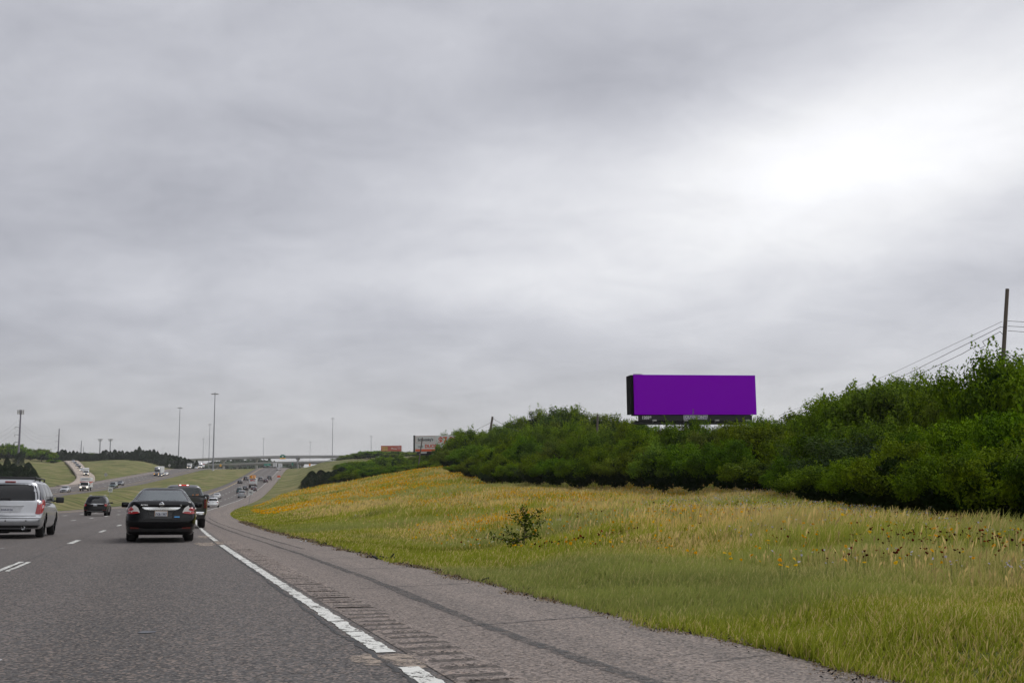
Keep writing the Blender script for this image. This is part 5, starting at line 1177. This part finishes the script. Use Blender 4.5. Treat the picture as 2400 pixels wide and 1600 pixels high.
for px,lab in ((235,'left one of the two stadium light masts behind the cedars'),(259,'right one of the two stadium light masts behind the cedars')):
    top=P(px,1029,950); z0=ground_z(top[0],top[1]); h=top[2]-z0; r=empty('stadium_light_mast',(top[0],top[1],z0),label=lab,cat='light mast',group='stadium light masts'); bm=nb(); tube(bm,(0,0,-1),(0,0,h),.55,.4,12); part('pole',bm,M_galv,r)
    for dz in (-.1,-1.2): bm=nb(); box(bm,(0,0,h+dz),(4.6+dz*.9,.5,.7),.06); part('lamp_rack',bm,M_gry,r)
def wire_obj(name,pts,rad,label,group=None,cat='wire',sag=0.0,parent=None):
    bm=nb(); pts=[Vector([float(c) for c in q]) for q in pts]; seg=[]
    for a,b in zip(pts,pts[1:]):
        m_=12 if sag else 1
        for k in range(m_):
            f0,f1=k/m_,(k+1)/m_; p0=a.lerp(b,f0)-Vector((0,0,sag*4*f0*(1-f0))); p1=a.lerp(b,f1)-Vector((0,0,sag*4*f1*(1-f1))); tube(bm,p0,p1,rad,rad,5)
    return tag(obj(name,bmmesh(name,bm),M_wire,parent),label,cat,group) if parent is None else obj(name,bmmesh(name,bm),M_wire,parent)
# faint pylon wires
pA=P(43,985,560);pB=P(136,1015,900)
for k,(ya,yb_) in enumerate(((985,1011),(995,1018),(1006,1027))): wire_obj('power_line',[P(-180,ya+45,380),P(43,ya,560),P(136,yb_,900),P(189,yb_+26,1300)],.03,['upper','middle','lower'][k]+' faint wire slung between the steel pylons on the left','pylon wires',sag=6)
# wooden poles
def wood_pole(ptop,pbase,d,label,r=.15,extend=.5):
    a=P(*ptop,d); b=P(*pbase,d); dirv=(b-a)/abs(b[2]-a[2]); z0=ground_z(b[0],b[1])-.5; b=a+dirv*(a[2]-z0)
    bm=nb(); tube(bm,b,a,r*1.15,r*.85,12); return tag(obj('wooden_pole',bmmesh('wooden_pole',bm,False),M_wood),label,'utility pole','wooden utility poles')
wood_pole((2361,677),(2353,810),62,'tall leaning wooden pole at the right edge',.125)
wood_pole((1154.5,976),(1149,1010),185,'leaning wooden pole poking out of the thicket left of the purple billboard',.22)
wood_pole((1401,970),(1399.5,1010),150,'upright wooden pole in front of the trees left of the purple billboard',.16)
wood_pole((990,1025),(983,1075),225,'slanted wooden pole in front of the sandwich billboard',.14)
q=lambda x,y,d:P(x,y,d)
wire_obj('power_line',[q(2349,753,61.5),q(2090,875,88),q(1838,968,128)],.012,'top wire running left from the leaning wooden pole','roadside wires')
wire_obj('power_line',[q(2355,767,61.8),q(2345,766,61.5),q(2118,880,88),q(1950,950,120)],.018,'middle wire running left from the leaning wooden pole','roadside wires')
wire_obj('power_line',[q(2352,785,61.8),q(2344,777,61.5),q(2303,800,64),q(2306,806,64),q(2310,810,64),q(2298,816,64.5),q(2290,809,65),q(2255,829,68),q(2140,884,85)],.018,'lowest wire with a small loop, left of the leaning wooden pole','roadside wires')
for k,(y0,y1) in enumerate(((752,757),(764,768),(775,781))): wire_obj('power_line',[q(2362,y0,61.8),q(2520,y1+5,56)],.016,['top','middle','lowest'][k]+' wire leaving the wooden pole to the right','roadside wires right')
wire_obj('power_line',[q(1150,990,185),q(1020,1055,250)],.03,'thin wire descending left from the leaning pole in the thicket','thicket wires'); wire_obj('power_line',[q(1155,980,185),q(1400,1010,150)],.03,'thin sagging wire between the two thicket poles','thicket wires',sag=2)
# billboards ------------------------------------------------------------
def frame_of(TL,TR,BL,d,yawdeg,w_m,h_m): pass
def billboard(name,label,cx,cy,d,yaw,w,h,face_mat,extra=None,catwalk=True,tilt=0.0):
    c=P(cx,cy,d); z0=ground_z(c[0],c[1]); r=empty(name,(c[0],c[1],c[2]),(0,tilt,math.radians(yaw)),label,'billboard','roadside billboards')
    bm=nb(); box(bm,(0,0,0),(w,.30,h),.02); fc=part('ad_panel',bm,face_mat,r)
    zb=-(c[2]-z0)
    bm=nb(); box(bm,(0,1.4,h*-.02),(w*.985,.25,h*.98),.02); part('rear_panel',bm,M_blk,r)
    bm=nb(); box(bm,(0,.10,-h/2-.34),(w*.93,.16,.56),.01); ap=part('apron',bm,M_blk,r)
    bm=nb()
    box(bm,(-.3,-.9,-h/2-.95),(w*1.02,.9,.06)); box(bm,(0,.7,-h/2-.8),(w*.96,.35,.4))
    for k in range(7): x=-w*.45+k*w*.15; tube(bm,(x,.5,-h/2-.75),(x,-1.3,-h/2-.95),.05,.05,6)
    part('catwalk',bm,M_blk,r)
    bm=nb(); tube(bm,(0,.7,zb-1),(0,.7,-h/2-.7),.55,.55,20); part('column',bm,M_blk,r)
    for k in range(4):
        x=-w*.38+k*w*.25; bm=nb(); tube(bm,(x,-1.2,-h/2-.9),(x,-1.9,-h/2-.75),.03,.03,6); box(bm,(x,-1.95,-h/2-.72),(.45,.22,.16),.04); part('floodlight',bm,M_gry,r)
    return r,fc,ap
M_purple=pm('purple_vinyl',PURPLE,.85,spec=0.05,vary=0)
r,fc,ap=billboard('purple_billboard','large blank purple billboard on a black steel frame above the thicket',1629,925,111,9,13.5,4.22,M_purple,tilt=0)
bm=nb(); box(bm,(-6.93,.75,.02),(.30,1.7,4.1),.03); part('side_screen',bm,pm('black_screen',(.004,.004,.005),.8,spec=.1),r)
bm=nb(); box(bm,(-6.2,.2,2.16),(.9,.4,.12),.03); part('top_bracket',bm,M_gry,r)
text('number','12038',.42,M_signw,ap,(-5.4,-.002,-2.42),(math.pi/2,0,0),.008,bold=.02)
bm=nb(); v=[bm.verts.new(q_) for q_ in ((-1.35,.015,-2.12),(1.35,.015,-2.12),(1.22,.015,-2.60),(-1.35,.015,-2.60))]; bm.faces.new(v); gq=bmesh.ops.extrude_face_region(bm,geom=bm.faces[:]); bmesh.ops.translate(bm,vec=(0,-.03,0),verts=[q_ for q_ in gq['geom'] if isinstance(q_,bmesh.types.BMVert)])
nm=part('name_plaque',bm,pm('plaque_white',(.60,.58,.66),.5),ap); bm=nb(); box(bm,(-.03,-.022,-2.36),(2.45,.012,.40)); part('plaque_band',bm,pm('plaque_purple',(.17,.14,.30),.5),nm)
text('lettering','OUTFRONT',.47,M_signw,nm,(-.03,-.032,-2.37),(math.pi/2,0,0),.006,bold=.012,xs=.92)
# sandwich shop billboard: white with red and black words
r,fc,ap=billboard('white_billboard','white billboard with red price and black script words partly hidden by trees',1034,1038.5,287,-8,14.6,4.3,M_signw)
M_rdt=pm('ad_red',(.62,.09,.04),.6); M_bkt=pm('ad_ink',(.02,.02,.035),.6)
bm=nb(); box(bm,(0,-.16,-1.80),(14.4,.02,.62)); part('orange_strip',bm,pm('ad_orange',(.72,.13,.05),.6),fc)
text('lettering',"Schlotzsky's",1.05,M_bkt,fc,(-4.35,-.18,1.05),(math.pi/2,0,0),.01,bold=.03,xs=.86)
text('lettering','DUOS',1.25,M_rdt,fc,(-2.9,-.18,-.75),(math.pi/2,0,0),.01,bold=.05,xs=.95)
text('lettering','VALUE',.62,pm('ad_grey',(.16,.20,.22),.6),fc,(-5.75,-.18,-.85),(math.pi/2,0,0),.01,bold=.02,xs=.8)
text('lettering','$7.99',2.5,M_rdt,fc,(1.9,-.18,.75),(math.pi/2,0,0),.01,bold=.06,xs=.95)
bm=nb()
for a,b,c_,d_ in ((-4.4,2.0,5.4,.06),(-4.4,.25,5.4,.06)): box(bm,(a,-.17,b),(c_,.02,d_))
for x in (-7.1,-1.7): box(bm,(x,-.17,1.125),(.06,.02,1.75))
part('red_frame',bm,pm('ad_pink_line',(.60,.22,.20),.6),fc)
bm=nb(); box(bm,(-7.6,.5,.0),(.35,1.2,4.6),.03); part('side_screen',bm,M_blk,r)
bm=nb(); box(bm,(-4.9,.01,-2.45),(1.7,.02,.42)); part('name_plaque',bm,M_signw,ap)
# red billboard far away
r,fc,ap=billboard('red_billboard','small far red billboard with a yellow picture on the wooded hill',917,1050.5,730,0,14.3,3.9,pm('ad_brick_red',(.48,.09,.05),.6),tilt=0)
bm=nb(); 
for k,(x,z,a,b) in enumerate(((-4.6,.75,4.3,.62),(-4.5,-.1,3.8,.3),(-4.4,-.85,4.0,.7))): box(bm,(x,-.17,z),(a,.03,b),.0,)
part('yellow_picture',bm,pm('ad_yellow',(.62,.42,.10),.6),fc)
bm=nb(); box(bm,(-3.4,-.165,0),(2.2,.02,2.9)); part('brown_picture',bm,pm('ad_brown',(.30,.14,.05),.6),fc)
bm=nb()
for x,z,a,b in ((.6,.1,1.3,.9),(2.2,-.2,2.2,.55),(3.4,-.35,1.0,.7)): box(bm,(x,-.17,z),(a,.03,b))
part('white_words',bm,pm('ad_white',(.62,.50,.48),.6),fc)
bm=nb()
for x,z,a,b in ((5.4,.2,2.2,1.5),(4.0,1.35,3.4,.4)): box(bm,(x,-.168,z),(a,.02,b))
part('pale_words',bm,pm('ad_pink',(.50,.22,.22),.6),fc)
bm=nb(); box(bm,(-2.6,-.1,-2.3),(8.6,.3,.4)); part('plaques',bm,M_gry,ap)
# small signs
def post_sign(name,label,px,py,d,w,h,mat,back=None,lean=0,face=0,diamond=False,hz=None,cat='road sign',group=None):
    c=P(px,py,d); z0=ground_z(c[0],c[1]); r=empty(name,(c[0],c[1],z0),(0,math.radians(lean),math.radians(face)),label,cat,group); hgt=c[2]-z0 if hz is None else hz
    bm=nb(); vv=box(bm,(0,0,0),(w,.05,h),.01)
    if diamond: bmesh.ops.rotate(bm,cent=(0,0,0),matrix=Matrix.Rotation(math.pi/4,3,'Y'),verts=vv)
    bmesh.ops.translate(bm,vec=(0,0,hgt),verts=vv); p=part('sign_panel',bm,mat,r); bm=nb(); tube(bm,(0,.06,-.3),(0,.06,hgt+h*.3),.04,.04,8); part('post',bm,M_galv,r); return r,p,hgt
r,p,hg=post_sign('white_road_sign','small tilted white sign with dark marks on a post beside the right shoulder',583,1152.5,222,.95,1.0,M_signw,lean=9)
text('marks','45',.62,M_bkt,p,(0,-.03,hg-.08),(math.pi/2,0,0),.004,bold=.01)
r,p,hg=post_sign('white_road_sign','tilted white sign with dark marks standing in the median before the dark teal suv',256,1146.5,228,1.0,1.05,M_signw,lean=9)
text('marks','45',.62,M_bkt,p,(0,-.03,hg-.1),(math.pi/2,0,0),.004,bold=.01)
r,p,hg=post_sign('diamond_sign_back','pale back of a diamond sign on the grass right of the ramp',248,1112,430,1.2,1.2,M_gry,diamond=True); r,p,hg=post_sign('diamond_sign_back','small pale back of a diamond sign beside the opposite road under the cedars',397,1090,690,1.5,1.5,M_gry,diamond=True)
r,p,hg=post_sign('orange_work_sign','orange and white work sign at the right edge of the road near the crest',653.5,1116,410,1.2,.75,M_orr); bm=nb(); box(bm,(0,-.005,hg-.64),(1.2,.05,.50)); part('white_panel',bm,M_signw,r)
r.location.z+=0
r,p,hg=post_sign('green_exit_panel','small green sign under the lower bridge right of the trailers',685.5,1087,960,1.6,2.4,M_green)
r,p,hg=post_sign('orange_work_sign','tall orange work sign on the hill below the lower bridge',726,1088.5,850,1.3,2.0,pm('work_orange',(.85,.30,.01),.5),diamond=False)
r,p,hg=post_sign('yellow_warning_sign','bright yellow sign far away beside the left bridge pillar',517,1090,1000,1.9,2.2,M_yel2)
r,p,hg=post_sign('white_marker','tiny pale marker at the median edge of the opposite road',450.5,1106.5,610,.7,.7,pm('marker_pink',(.60,.40,.33),.6),hz=1.0)
# overhead exit sign: green over yellow, on a cantilever post
c=P(662.5,1071,900); z0=ground_z(c[0],c[1]); cx=P(697,1071,900); r=empty('overhead_exit_sign',(c[0],c[1],c[2]),(0,0,0),'green and yellow overhead exit sign in front of the overpass','road sign')
bm=nb(); box(bm,(0,0,.6),(4.7,.15,2.1),.03); gp=part('green_panel',bm,M_green,r); bm=nb(); box(bm,(0,0,2.05),(2.6,.12,.7),.03); part('exit_tab',bm,M_green,r)
bm=nb(); box(bm,(0,-.02,-1.0),(4.8,.15,1.05),.03); part('yellow_panel',bm,M_yel2,r); bm=nb(); box(bm,(.05,-.1,.65),(1.3,.04,1.2),.02); part('white_shield',bm,M_signw,gp)
L_=cx[0]-c[0]; bm=nb()
for zz_ in (.2,1.2): tube(bm,(-2.0,.4,zz_),(L_,.4,zz_),.12,.12,8)
for k in range(9): tube(bm,(-2+k*(L_+2)/9,.4,.2),(-2+(k+1)*(L_+2)/9,.4,1.2 if k%2 else .2),.06,.06,6)
part('truss',bm,M_galv,r); bm=nb(); tube(bm,(L_,.4,z0-c[2]-2),(L_,.4,1.6),.28,.24,12); part('post',bm,M_galv,r)
# big green guide sign low in the distance
c=P(626.5,1088.5,1050); r=empty('green_guide_sign',(c[0],c[1],c[2]),(0,0,0),'wide green guide sign over the lanes beneath the lower bridge','road sign'); bm=nb(); box(bm,(0,0,0),(6.6,.15,2.1),.03); gp=part('sign_panel',bm,pm('sign_green2',(.02,.26,.20),.5),r)
bm=nb(); box(bm,(.6,-.09,-.1),(1.6,.03,.4)); part('white_words',bm,M_signw,gp); bm=nb()
for x in (-2.6,2.6): tube(bm,(x,.2,-8),(x,.2,1.2),.14,.14,8)
part('posts',bm,M_galv,r)
# bridges
def bridge(name,label,pts,depth,wd,piers,rail=1.0,par=1.1):
    """deck follows surveyed points (px, y of deck top, d)"""
    Pt=[Vector([float(q_) for q_ in P(*p)]) for p in pts]; o=Pt[len(Pt)//2].copy(); r=empty(name,tuple(o),label=label,cat='bridge'); bm=nb()
    def ring(p,dv): n_=Vector((-dv.y,dv.x,0)).normalized(); return n_
    def run(bm,z0,z1,o0,o1):
        R=[]
        for k,p in enumerate(Pt):
            dv=Pt[min(k+1,len(Pt)-1)]-Pt[max(k-1,0)]; n_=Vector((-dv.y,dv.x,0)).normalized(); q_=p-o; R.append([bm.verts.new(q_+n_*a+Vector((0,0,b))) for a,b in ((o0,z0),(o1,z0),(o1,z1),(o0,z1))])
        for a,b in zip(R,R[1:]):
            for i in range(4): bm.faces.new((a[i],a[(i+1)%4],b[(i+1)%4],b[i]))
        bm.faces.new(R[0]); bm.faces.new(R[-1])
    run(bm,-par-.55,-par,-wd/2,wd/2); part('deck',bm,M_cnc,r)
    for sg in (-1,1): bm=nb(); run(bm,-par-.55-depth,-par-.56,sg*wd*.36-.5,sg*wd*.36+.5); part('girder',bm,M_cncshade,r)
    for sg in (-1,1): bm=nb(); run(bm,-par+.003,0,sg*(wd/2-.3)-.15,sg*(wd/2-.3)+.15); part('railing',bm,pm('railing_concrete',(.42,.42,.42),.8),r)
    for px,kind in piers:
        xs=[p[0] for p in pts]; py=float(np.interp(px,xs,[p[1] for p in pts])); d=float(np.interp(px,xs,[p[2] for p in pts])); t_=P(px,py,d); zt_=t_[2]-par-.56-depth; zg=ground_z(t_[0],t_[1])-3
        pr_=empty('pier',(t_[0]-o.x,t_[1]-o.y,0)); pr_.parent=r; bm=nb()
        box(bm,(0,0,(zg+zt_)/2-o.z),(1.9,1.9,zt_-zg),.15); part('pillar',bm,M_cnc,pr_); bm=nb(); box(bm,(0,0,zt_-.8-o.z),(2.4,wd*.8,1.6),.1); part('pier_cap',bm,M_cncshade,pr_)
    return r
bridge('upper_overpass','long upper overpass crossing the whole highway in the distance',[(440,1075.5,1340),(480,1073.5,1290),(540,1071,1230),(600,1068.8,1170),(660,1067.5,1120),(720,1066.8,1080),(780,1066.4,1050),(860,1066.4,1010)],1.1,12,[(524.5,0),(602,0),(698.5,0),(820,0)],par=1.2)
bridge('lower_overpass','lower overpass of the interchange beneath the upper one',[(474,1087,1260),(520,1085.5,1200),(560,1085,1160),(600,1083.5,1130),(660,1081.5,1090),(720,1080.5,1050),(775,1079.5,1010),(800,1079,1000)],1.3,12,[(509,0),(556,0),(708,0)],par=1.0)
# debris beside the shoulder
def scrap(name,label,d,t,s_,mat,seed):
    q_=main.at(main.idx(s_at(d)),t,.02); g_=random.Random(seed); bm=nb()
    for k in range(5):
        a=Vector((g_.uniform(-s_,s_),g_.uniform(-s_*.4,s_*.4),g_.uniform(0,.02))); b=a+Vector((g_.uniform(-s_,s_)*.8,g_.uniform(-s_,s_)*.3,g_.uniform(0,s_*.45))); tube(bm,a,b,s_*.10,s_*.05,6)
    o=tag(obj(name,bmmesh(name,bm),mat),label,'debris'); o.location=tuple(q_)
M_rub=pm('torn_rubber',(.018,.018,.02),.9)
scrap('tyre_scrap','torn black rubber strip at the grass edge, middle one of three scraps',19.0,2.50,.22,M_rub,1); scrap('tyre_scrap','short black rubber scrap standing up at the grass edge, nearest one',13.3,2.62,.09,M_rub,2); scrap('tyre_scrap','small black scrap at the grass edge, farthest one',26.5,2.5,.12,M_rub,6)
scrap('paper_scrap','small white paper scrap on the shoulder by the grass edge',28.5,2.25,.09,pm('paper',(.7,.73,.75),.7),4)
# ------------------------------------------------------------------ meadow grass and flowers (nobody could count them)
def vn(x,y,s,seed=0):
    x=x/s; y=y/s; xi=np.floor(x).astype(np.int64); yi=np.floor(y).astype(np.int64); fx=x-xi; fy=y-yi; fx=fx*fx*(3-2*fx); fy=fy*fy*(3-2*fy)
    def h(a,b):
        q=(a*374761393+b*668265263+seed*1442695)&0x7fffffff; q=((q^(q>>13))*1274126177)&0x7fffffff; return ((q^(q>>16))&0xffff)/65535.0
    return (h(xi,yi)*(1-fx)+h(xi+1,yi)*fx)*(1-fy)+(h(xi,yi+1)*(1-fx)+h(xi+1,yi+1)*fx)*fy
def fbm(x,y,s,seed=0): return .55*vn(x,y,s,seed)+.3*vn(x,y,s/2.1,seed+1)+.15*vn(x,y,s/4.3,seed+2)
def mat_blade(name):
    m=bpy.data.materials.new(name); m.use_nodes=True; t=NT(m.node_tree); t.n.remove(t.n['Principled BSDF'])
    at=t.new('ShaderNodeAttribute',attribute_name='tone')
    d=t.new('ShaderNodeBsdfDiffuse'); t.lk(at.outputs['Color'],d.inputs[0]); tr=t.new('ShaderNodeBsdfTranslucent'); t.lk(at.outputs['Color'],tr.inputs[0])
    m1=t.new('ShaderNodeMixShader'); m1.inputs[0].default_value=.35; t.lk(d.outputs[0],m1.inputs[1]); t.lk(tr.outputs[0],m1.inputs[2]); t.lk(m1.outputs[0],t.n['Material Output'].inputs[0]); return m
M_blade=mat_blade('grass_blades')
gg=np.random.default_rng(42)
def scatter(n,r0,r1,a0,a1,pw=-.5):
    u=gg.random(n); e=pw+1; r=(r0**e+u*(r1**e-r0**e))**(1/e); a=gg.uniform(a0,a1,n); return r*np.sin(a),r*np.cos(a),r
def meadow_filter(X,Y):
    t,i=main.local(X,Y); tr=np.interp(i,np.arange(len(main.p)),main.tr); return t-tr
def hmap(X,Y,dist,r):
    f=fbm(X,Y,3.2,5); tall=np.clip((dist-3.0)/4.5,0,1); tall=tall*tall*(3-2*tall)
    return (.09+.07*f)*(1-tall)+tall*(.24+.40*f)
def grass(name,n,r0,r1,a0,a1,label,kind):
    X,Y,r=scatter(n,r0,r1,a0,a1,-.55)
    dist=meadow_filter(X,Y); edge=-.22+.75*fbm(X,Y,1.1,9)**1.5
    m=dist>edge*np.where(gg.random(n)<.2,.1,1)-.05; X,Y,r,dist=X[m],Y[m],r[m],dist[m]; n=len(X)
    Z,_=ground_z_many(X,Y)
    h=hmap(X,Y,dist,r)*gg.uniform(.5,1.35,n)*(.62+.85*vn(X,Y,.9,61))
    w=(.0020+.00042*r)*gg.uniform(.7,1.4,n)
    a=gg.uniform(0,2*math.pi,n); lean=gg.uniform(.05,.55,n)*h; la=gg.normal(.6,1.1,n)
    bx,by=np.cos(a)*w,np.sin(a)*w; lx,ly=np.cos(la)*lean,np.sin(la)*lean
    z0=Z-.03
    def lev(f,k): return np.stack([X+lx*f*f+k*bx,Y+ly*f*f+k*by,z0+h*f*(1-.12*f)],1)
    V=np.stack([lev(0,1),lev(0,-1),lev(.55,-.85),lev(.55,.85),lev(1,-.22),lev(1,.22)],1).reshape(-1,3)
    b=np.arange(n)*6; Fc=np.stack([np.stack([b,b+1,b+2,b+3],1),np.stack([b+3,b+2,b+4,b+5],1)],1).reshape(-1,4)
    straw=fbm(X,Y*1.0,5.5,21); st2=fbm(X,Y,1.3,33)
    near=np.clip((dist-2.5)/4,0,1)
    ps=np.clip((straw-.46)*5+.30,0,.88)*(.25+.75*near)+.10; ps*=np.clip(1.15-.0*r,0,1)
    k=(gg.random(n)<ps*.85+.12*st2)
    g1=np.array([.235,.285,.022]);g2=np.array([.44,.44,.060]);s1=np.array([.54,.41,.12]);s2=np.array([.80,.64,.26])
    u=gg.random((n,1)); dkp=np.clip((fbm(X,Y,2.4,77)-.5)*3,0,1)[:,None]
    col=np.where(k[:,None],s1+(s2-s1)*u,(g1+(g2-g1)*u)*(1-.42*dkp)); 
    grey=np.clip((fbm(X,Y,7,55)-.5)*3,0,.55)[:,None]; col=col*(1-grey)+grey*np.array([.36,.38,.14])
    strip=np.clip((4.5-dist)/3,0,1)[:,None]; col=col*(1-strip*(1-np.array([.84,.87,.90])))
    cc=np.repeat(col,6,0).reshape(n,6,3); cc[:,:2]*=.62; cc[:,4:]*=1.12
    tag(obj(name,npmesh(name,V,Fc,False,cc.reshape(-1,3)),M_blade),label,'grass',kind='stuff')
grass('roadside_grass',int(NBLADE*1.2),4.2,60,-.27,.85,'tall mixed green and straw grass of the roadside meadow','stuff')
grass('far_meadow_grass',NBLADE//3,55,215,-.27,.32,'far meadow grass running up to the flowered ridge','stuff')
def flowers(name,n,r0,r1,a0,a1,mask,size,cols,label,hadd=.09,cat='flowers'):
    X,Y,r=scatter(n,r0,r1,a0,a1,.1); dist=meadow_filter(X,Y); m=(dist>2.5)&(gg.random(n)<mask(X,Y,r,dist)); X,Y,r,dist=X[m],Y[m],r[m],dist[m]; n=len(X)
    if n==0: return
    Z,_=ground_z_many(X,Y); h=hmap(X,Y,dist,r)*gg.uniform(.75,1.12,n)+hadd
    s=size*(.60+.028*r)/(1+.012*r)*gg.uniform(.6,1.25,n)
    nor=unit(gg.normal(size=(n,3))*.5+[0,-.35,.8]); c=np.stack([X,Y,Z+h],1); t=unit(np.cross(nor,gg.normal(size=(n,3)))); b=np.cross(nor,t)
    ang=np.arange(6)*math.pi/3; ring=c[:,None]+(t[:,None]*np.cos(ang)[None,:,None]+b[:,None]*np.sin(ang)[None,:,None])*s[:,None,None]*np.array([1,.8,1,.8,1,.8])[None,:,None]
    top=(c+nor*s[:,None]*.25)[:,None]; stem=np.stack([c-[.002,0,0],c+[.002,0,0],np.stack([X+.002,Y,Z],1),np.stack([X-.002,Y,Z],1)],1)
    V=np.concatenate([top,ring,stem],1).reshape(-1,3); k=np.arange(n)*11
    Fc=np.stack([np.stack([k,k+1,k+2,k+3],1),np.stack([k,k+3,k+4,k+5],1),np.stack([k,k+5,k+6,k+1],1),np.stack([k+7,k+8,k+9,k+10],1)],1).reshape(-1,4)
    cols=np.array(cols); col=cols[gg.integers(len(cols),size=n)]*gg.uniform(.75,1.15,(n,1)); cc=np.repeat(col,11,0).reshape(n,11,3); cc[:,0]*=.7; cc[:,7:]=[.12,.16,.05]
    tag(obj(name,npmesh(name,V,Fc,False,cc.reshape(-1,3)),M_blade),label,cat,kind='stuff')
def mk_orange(X,Y,r,dist):
    n_=fbm(X*1.0,Y*.45,6,3); ridge=np.clip((r-85)/50,0,1)*np.clip((250-r)/40,0,1)
    return np.clip((n_-.50+.03*ridge)*7,0,1)*(.60+.0*ridge)+.05
OR=[(.80,.42,.01),(.85,.52,.02),(.75,.34,.01)]
flowers('orange_wildflowers',120000,12,95,-.10,.60,lambda X,Y,r,d:mk_orange(X,Y,r,d)*.55,.030,OR,'scattered orange wildflowers across the meadow')
flowers('ridge_flowers',24000,85,215,-.25,-.02,mk_orange,.055,OR,'drifts of orange wildflowers on the far grass ridge')
flowers('lavender_wildflowers',45000,12,70,.12,.62,lambda X,Y,r,d:np.clip((fbm(X,Y,8,13)-.42)*5,0,1)*.5*np.clip((X-3)/8,0,1),.020,[(.55,.50,.66),(.62,.58,.70),(.66,.66,.70)],'pale lavender wildflowers near the thicket',.09)
flowers('dark_red_wildflowers',14000,9,60,-.05,.58,lambda X,Y,r,d:np.clip((fbm(X,Y,3,17)-.60)*9,0,1)*.8,.026,[(.10,.012,.008),(.20,.03,.01),(.05,.01,.008)],'dark red coneflowers in small groups in the meadow')
flowers('white_wildflowers',16000,14,120,-.15,.50,lambda X,Y,r,d:np.clip((fbm(X*.5,Y*1.6,4,19)-.63)*9,0,1)*.55,.026,[(.62,.64,.48),(.55,.60,.40)],'small cream white flower clusters in the meadow')
def stalks(n):
    """loose seed stalks standing above the grass"""
    X,Y,r=scatter(n,7,95,-.22,.60,-.1); dist=meadow_filter(X,Y); m=(dist>3.5)&(gg.random(n)<np.clip((fbm(X,Y,5.5,21)-.40)*4,.12,1)); X,Y,r,dist=X[m],Y[m],r[m],dist[m]; n=len(X)
    Z,_=ground_z_many(X,Y); h=hmap(X,Y,dist,r)*gg.uniform(.95,1.4,n)+.03; w=.0012+.00022*r; la=gg.normal(.5,1.0,n); ln=gg.uniform(.05,.35,n)*h; lx,ly=np.cos(la)*ln,np.sin(la)*ln
    a=gg.uniform(0,math.pi,n); bx,by=np.cos(a),np.sin(a); hd=(.005+.00055*r)*gg.uniform(.8,1.5,n)
    def lev(f,k): return np.stack([X+lx*f*f+k*bx,Y+ly*f*f+k*by,Z+h*f],1)
    V=np.stack([lev(0,w),lev(0,-w),lev(.8,-w),lev(.8,w),lev(.76,0),lev(.9,-hd),lev(1.06,0),lev(.9,hd)],1).reshape(-1,3); b=np.arange(n)*8
    Fc=np.stack([np.stack([b,b+1,b+2,b+3],1),np.stack([b+4,b+5,b+6,b+7],1)],1).reshape(-1,4)
    c=np.array([.62,.48,.20])*gg.uniform(.6,1.35,(n,1)); cc=np.repeat(c,8,0).reshape(n,8,3); cc[:,:2]=[.2,.2,.06]
    tag(obj('seed_stalks',npmesh('seed_stalks',V,Fc,False,cc.reshape(-1,3)),M_blade),'pale seed stalks standing above the meadow grass','grass',kind='stuff')
stalks(24000)
def litter(n):
    """dead grass, grit and crumbs where the paving meets the grass"""
    d=4+ (gg.random(n)**1.6)*60; i=np.interp(d,md,np.arange(len(md))); tr=np.interp(i,np.arange(len(md)),main.tr); t=tr+gg.normal(.02,.10,n)+.10*np.sin(d*2.1)+.06*np.sin(d*5.3)
    p=np.array([main.at(a_,b_,.004) for a_,b_ in zip(i,t)]); s=(.006+.0006*d)*gg.uniform(.5,1.6,n)
    V,Fc=leaves(gg,p+np.stack([s*0,s*0,s*.3],1),unit(gg.normal(size=(n,3))*.5+[0,0,1]),s*2,.6); k=gg.integers(4,size=n); c=np.array([(.30,.22,.12),(.16,.11,.07),(.03,.028,.03),(.34,.29,.20)])[k]*gg.uniform(.7,1.2,(n,1))
    tag(obj('edge_litter',npmesh('edge_litter',V,Fc,False,np.repeat(c,4,0)),M_blade),'dead grass and grit along the edge of the shoulder','litter',kind='stuff')
litter(16000)
# ------------------------------------------------------------------ pale air over the far ground
def haze():
    bm=nb(); box(bm,(0,0,60),(8600,8600,172)); me=bmmesh('haze',bm); m=bpy.data.materials.new('haze_air'); m.use_nodes=True; t=NT(m.node_tree); t.n.remove(t.n['Principled BSDF'])
    v=t.new('ShaderNodeVolumePrincipled'); v.inputs['Color'].default_value=(.985,.99,1,1); v.inputs['Density'].default_value=HAZE; v.inputs['Anisotropy'].default_value=.2
    t.lk(v.outputs[0],t.n['Material Output'].inputs['Volume']); tag(obj('haze',me,m),kind='stuff')
if HAZE>0: haze()
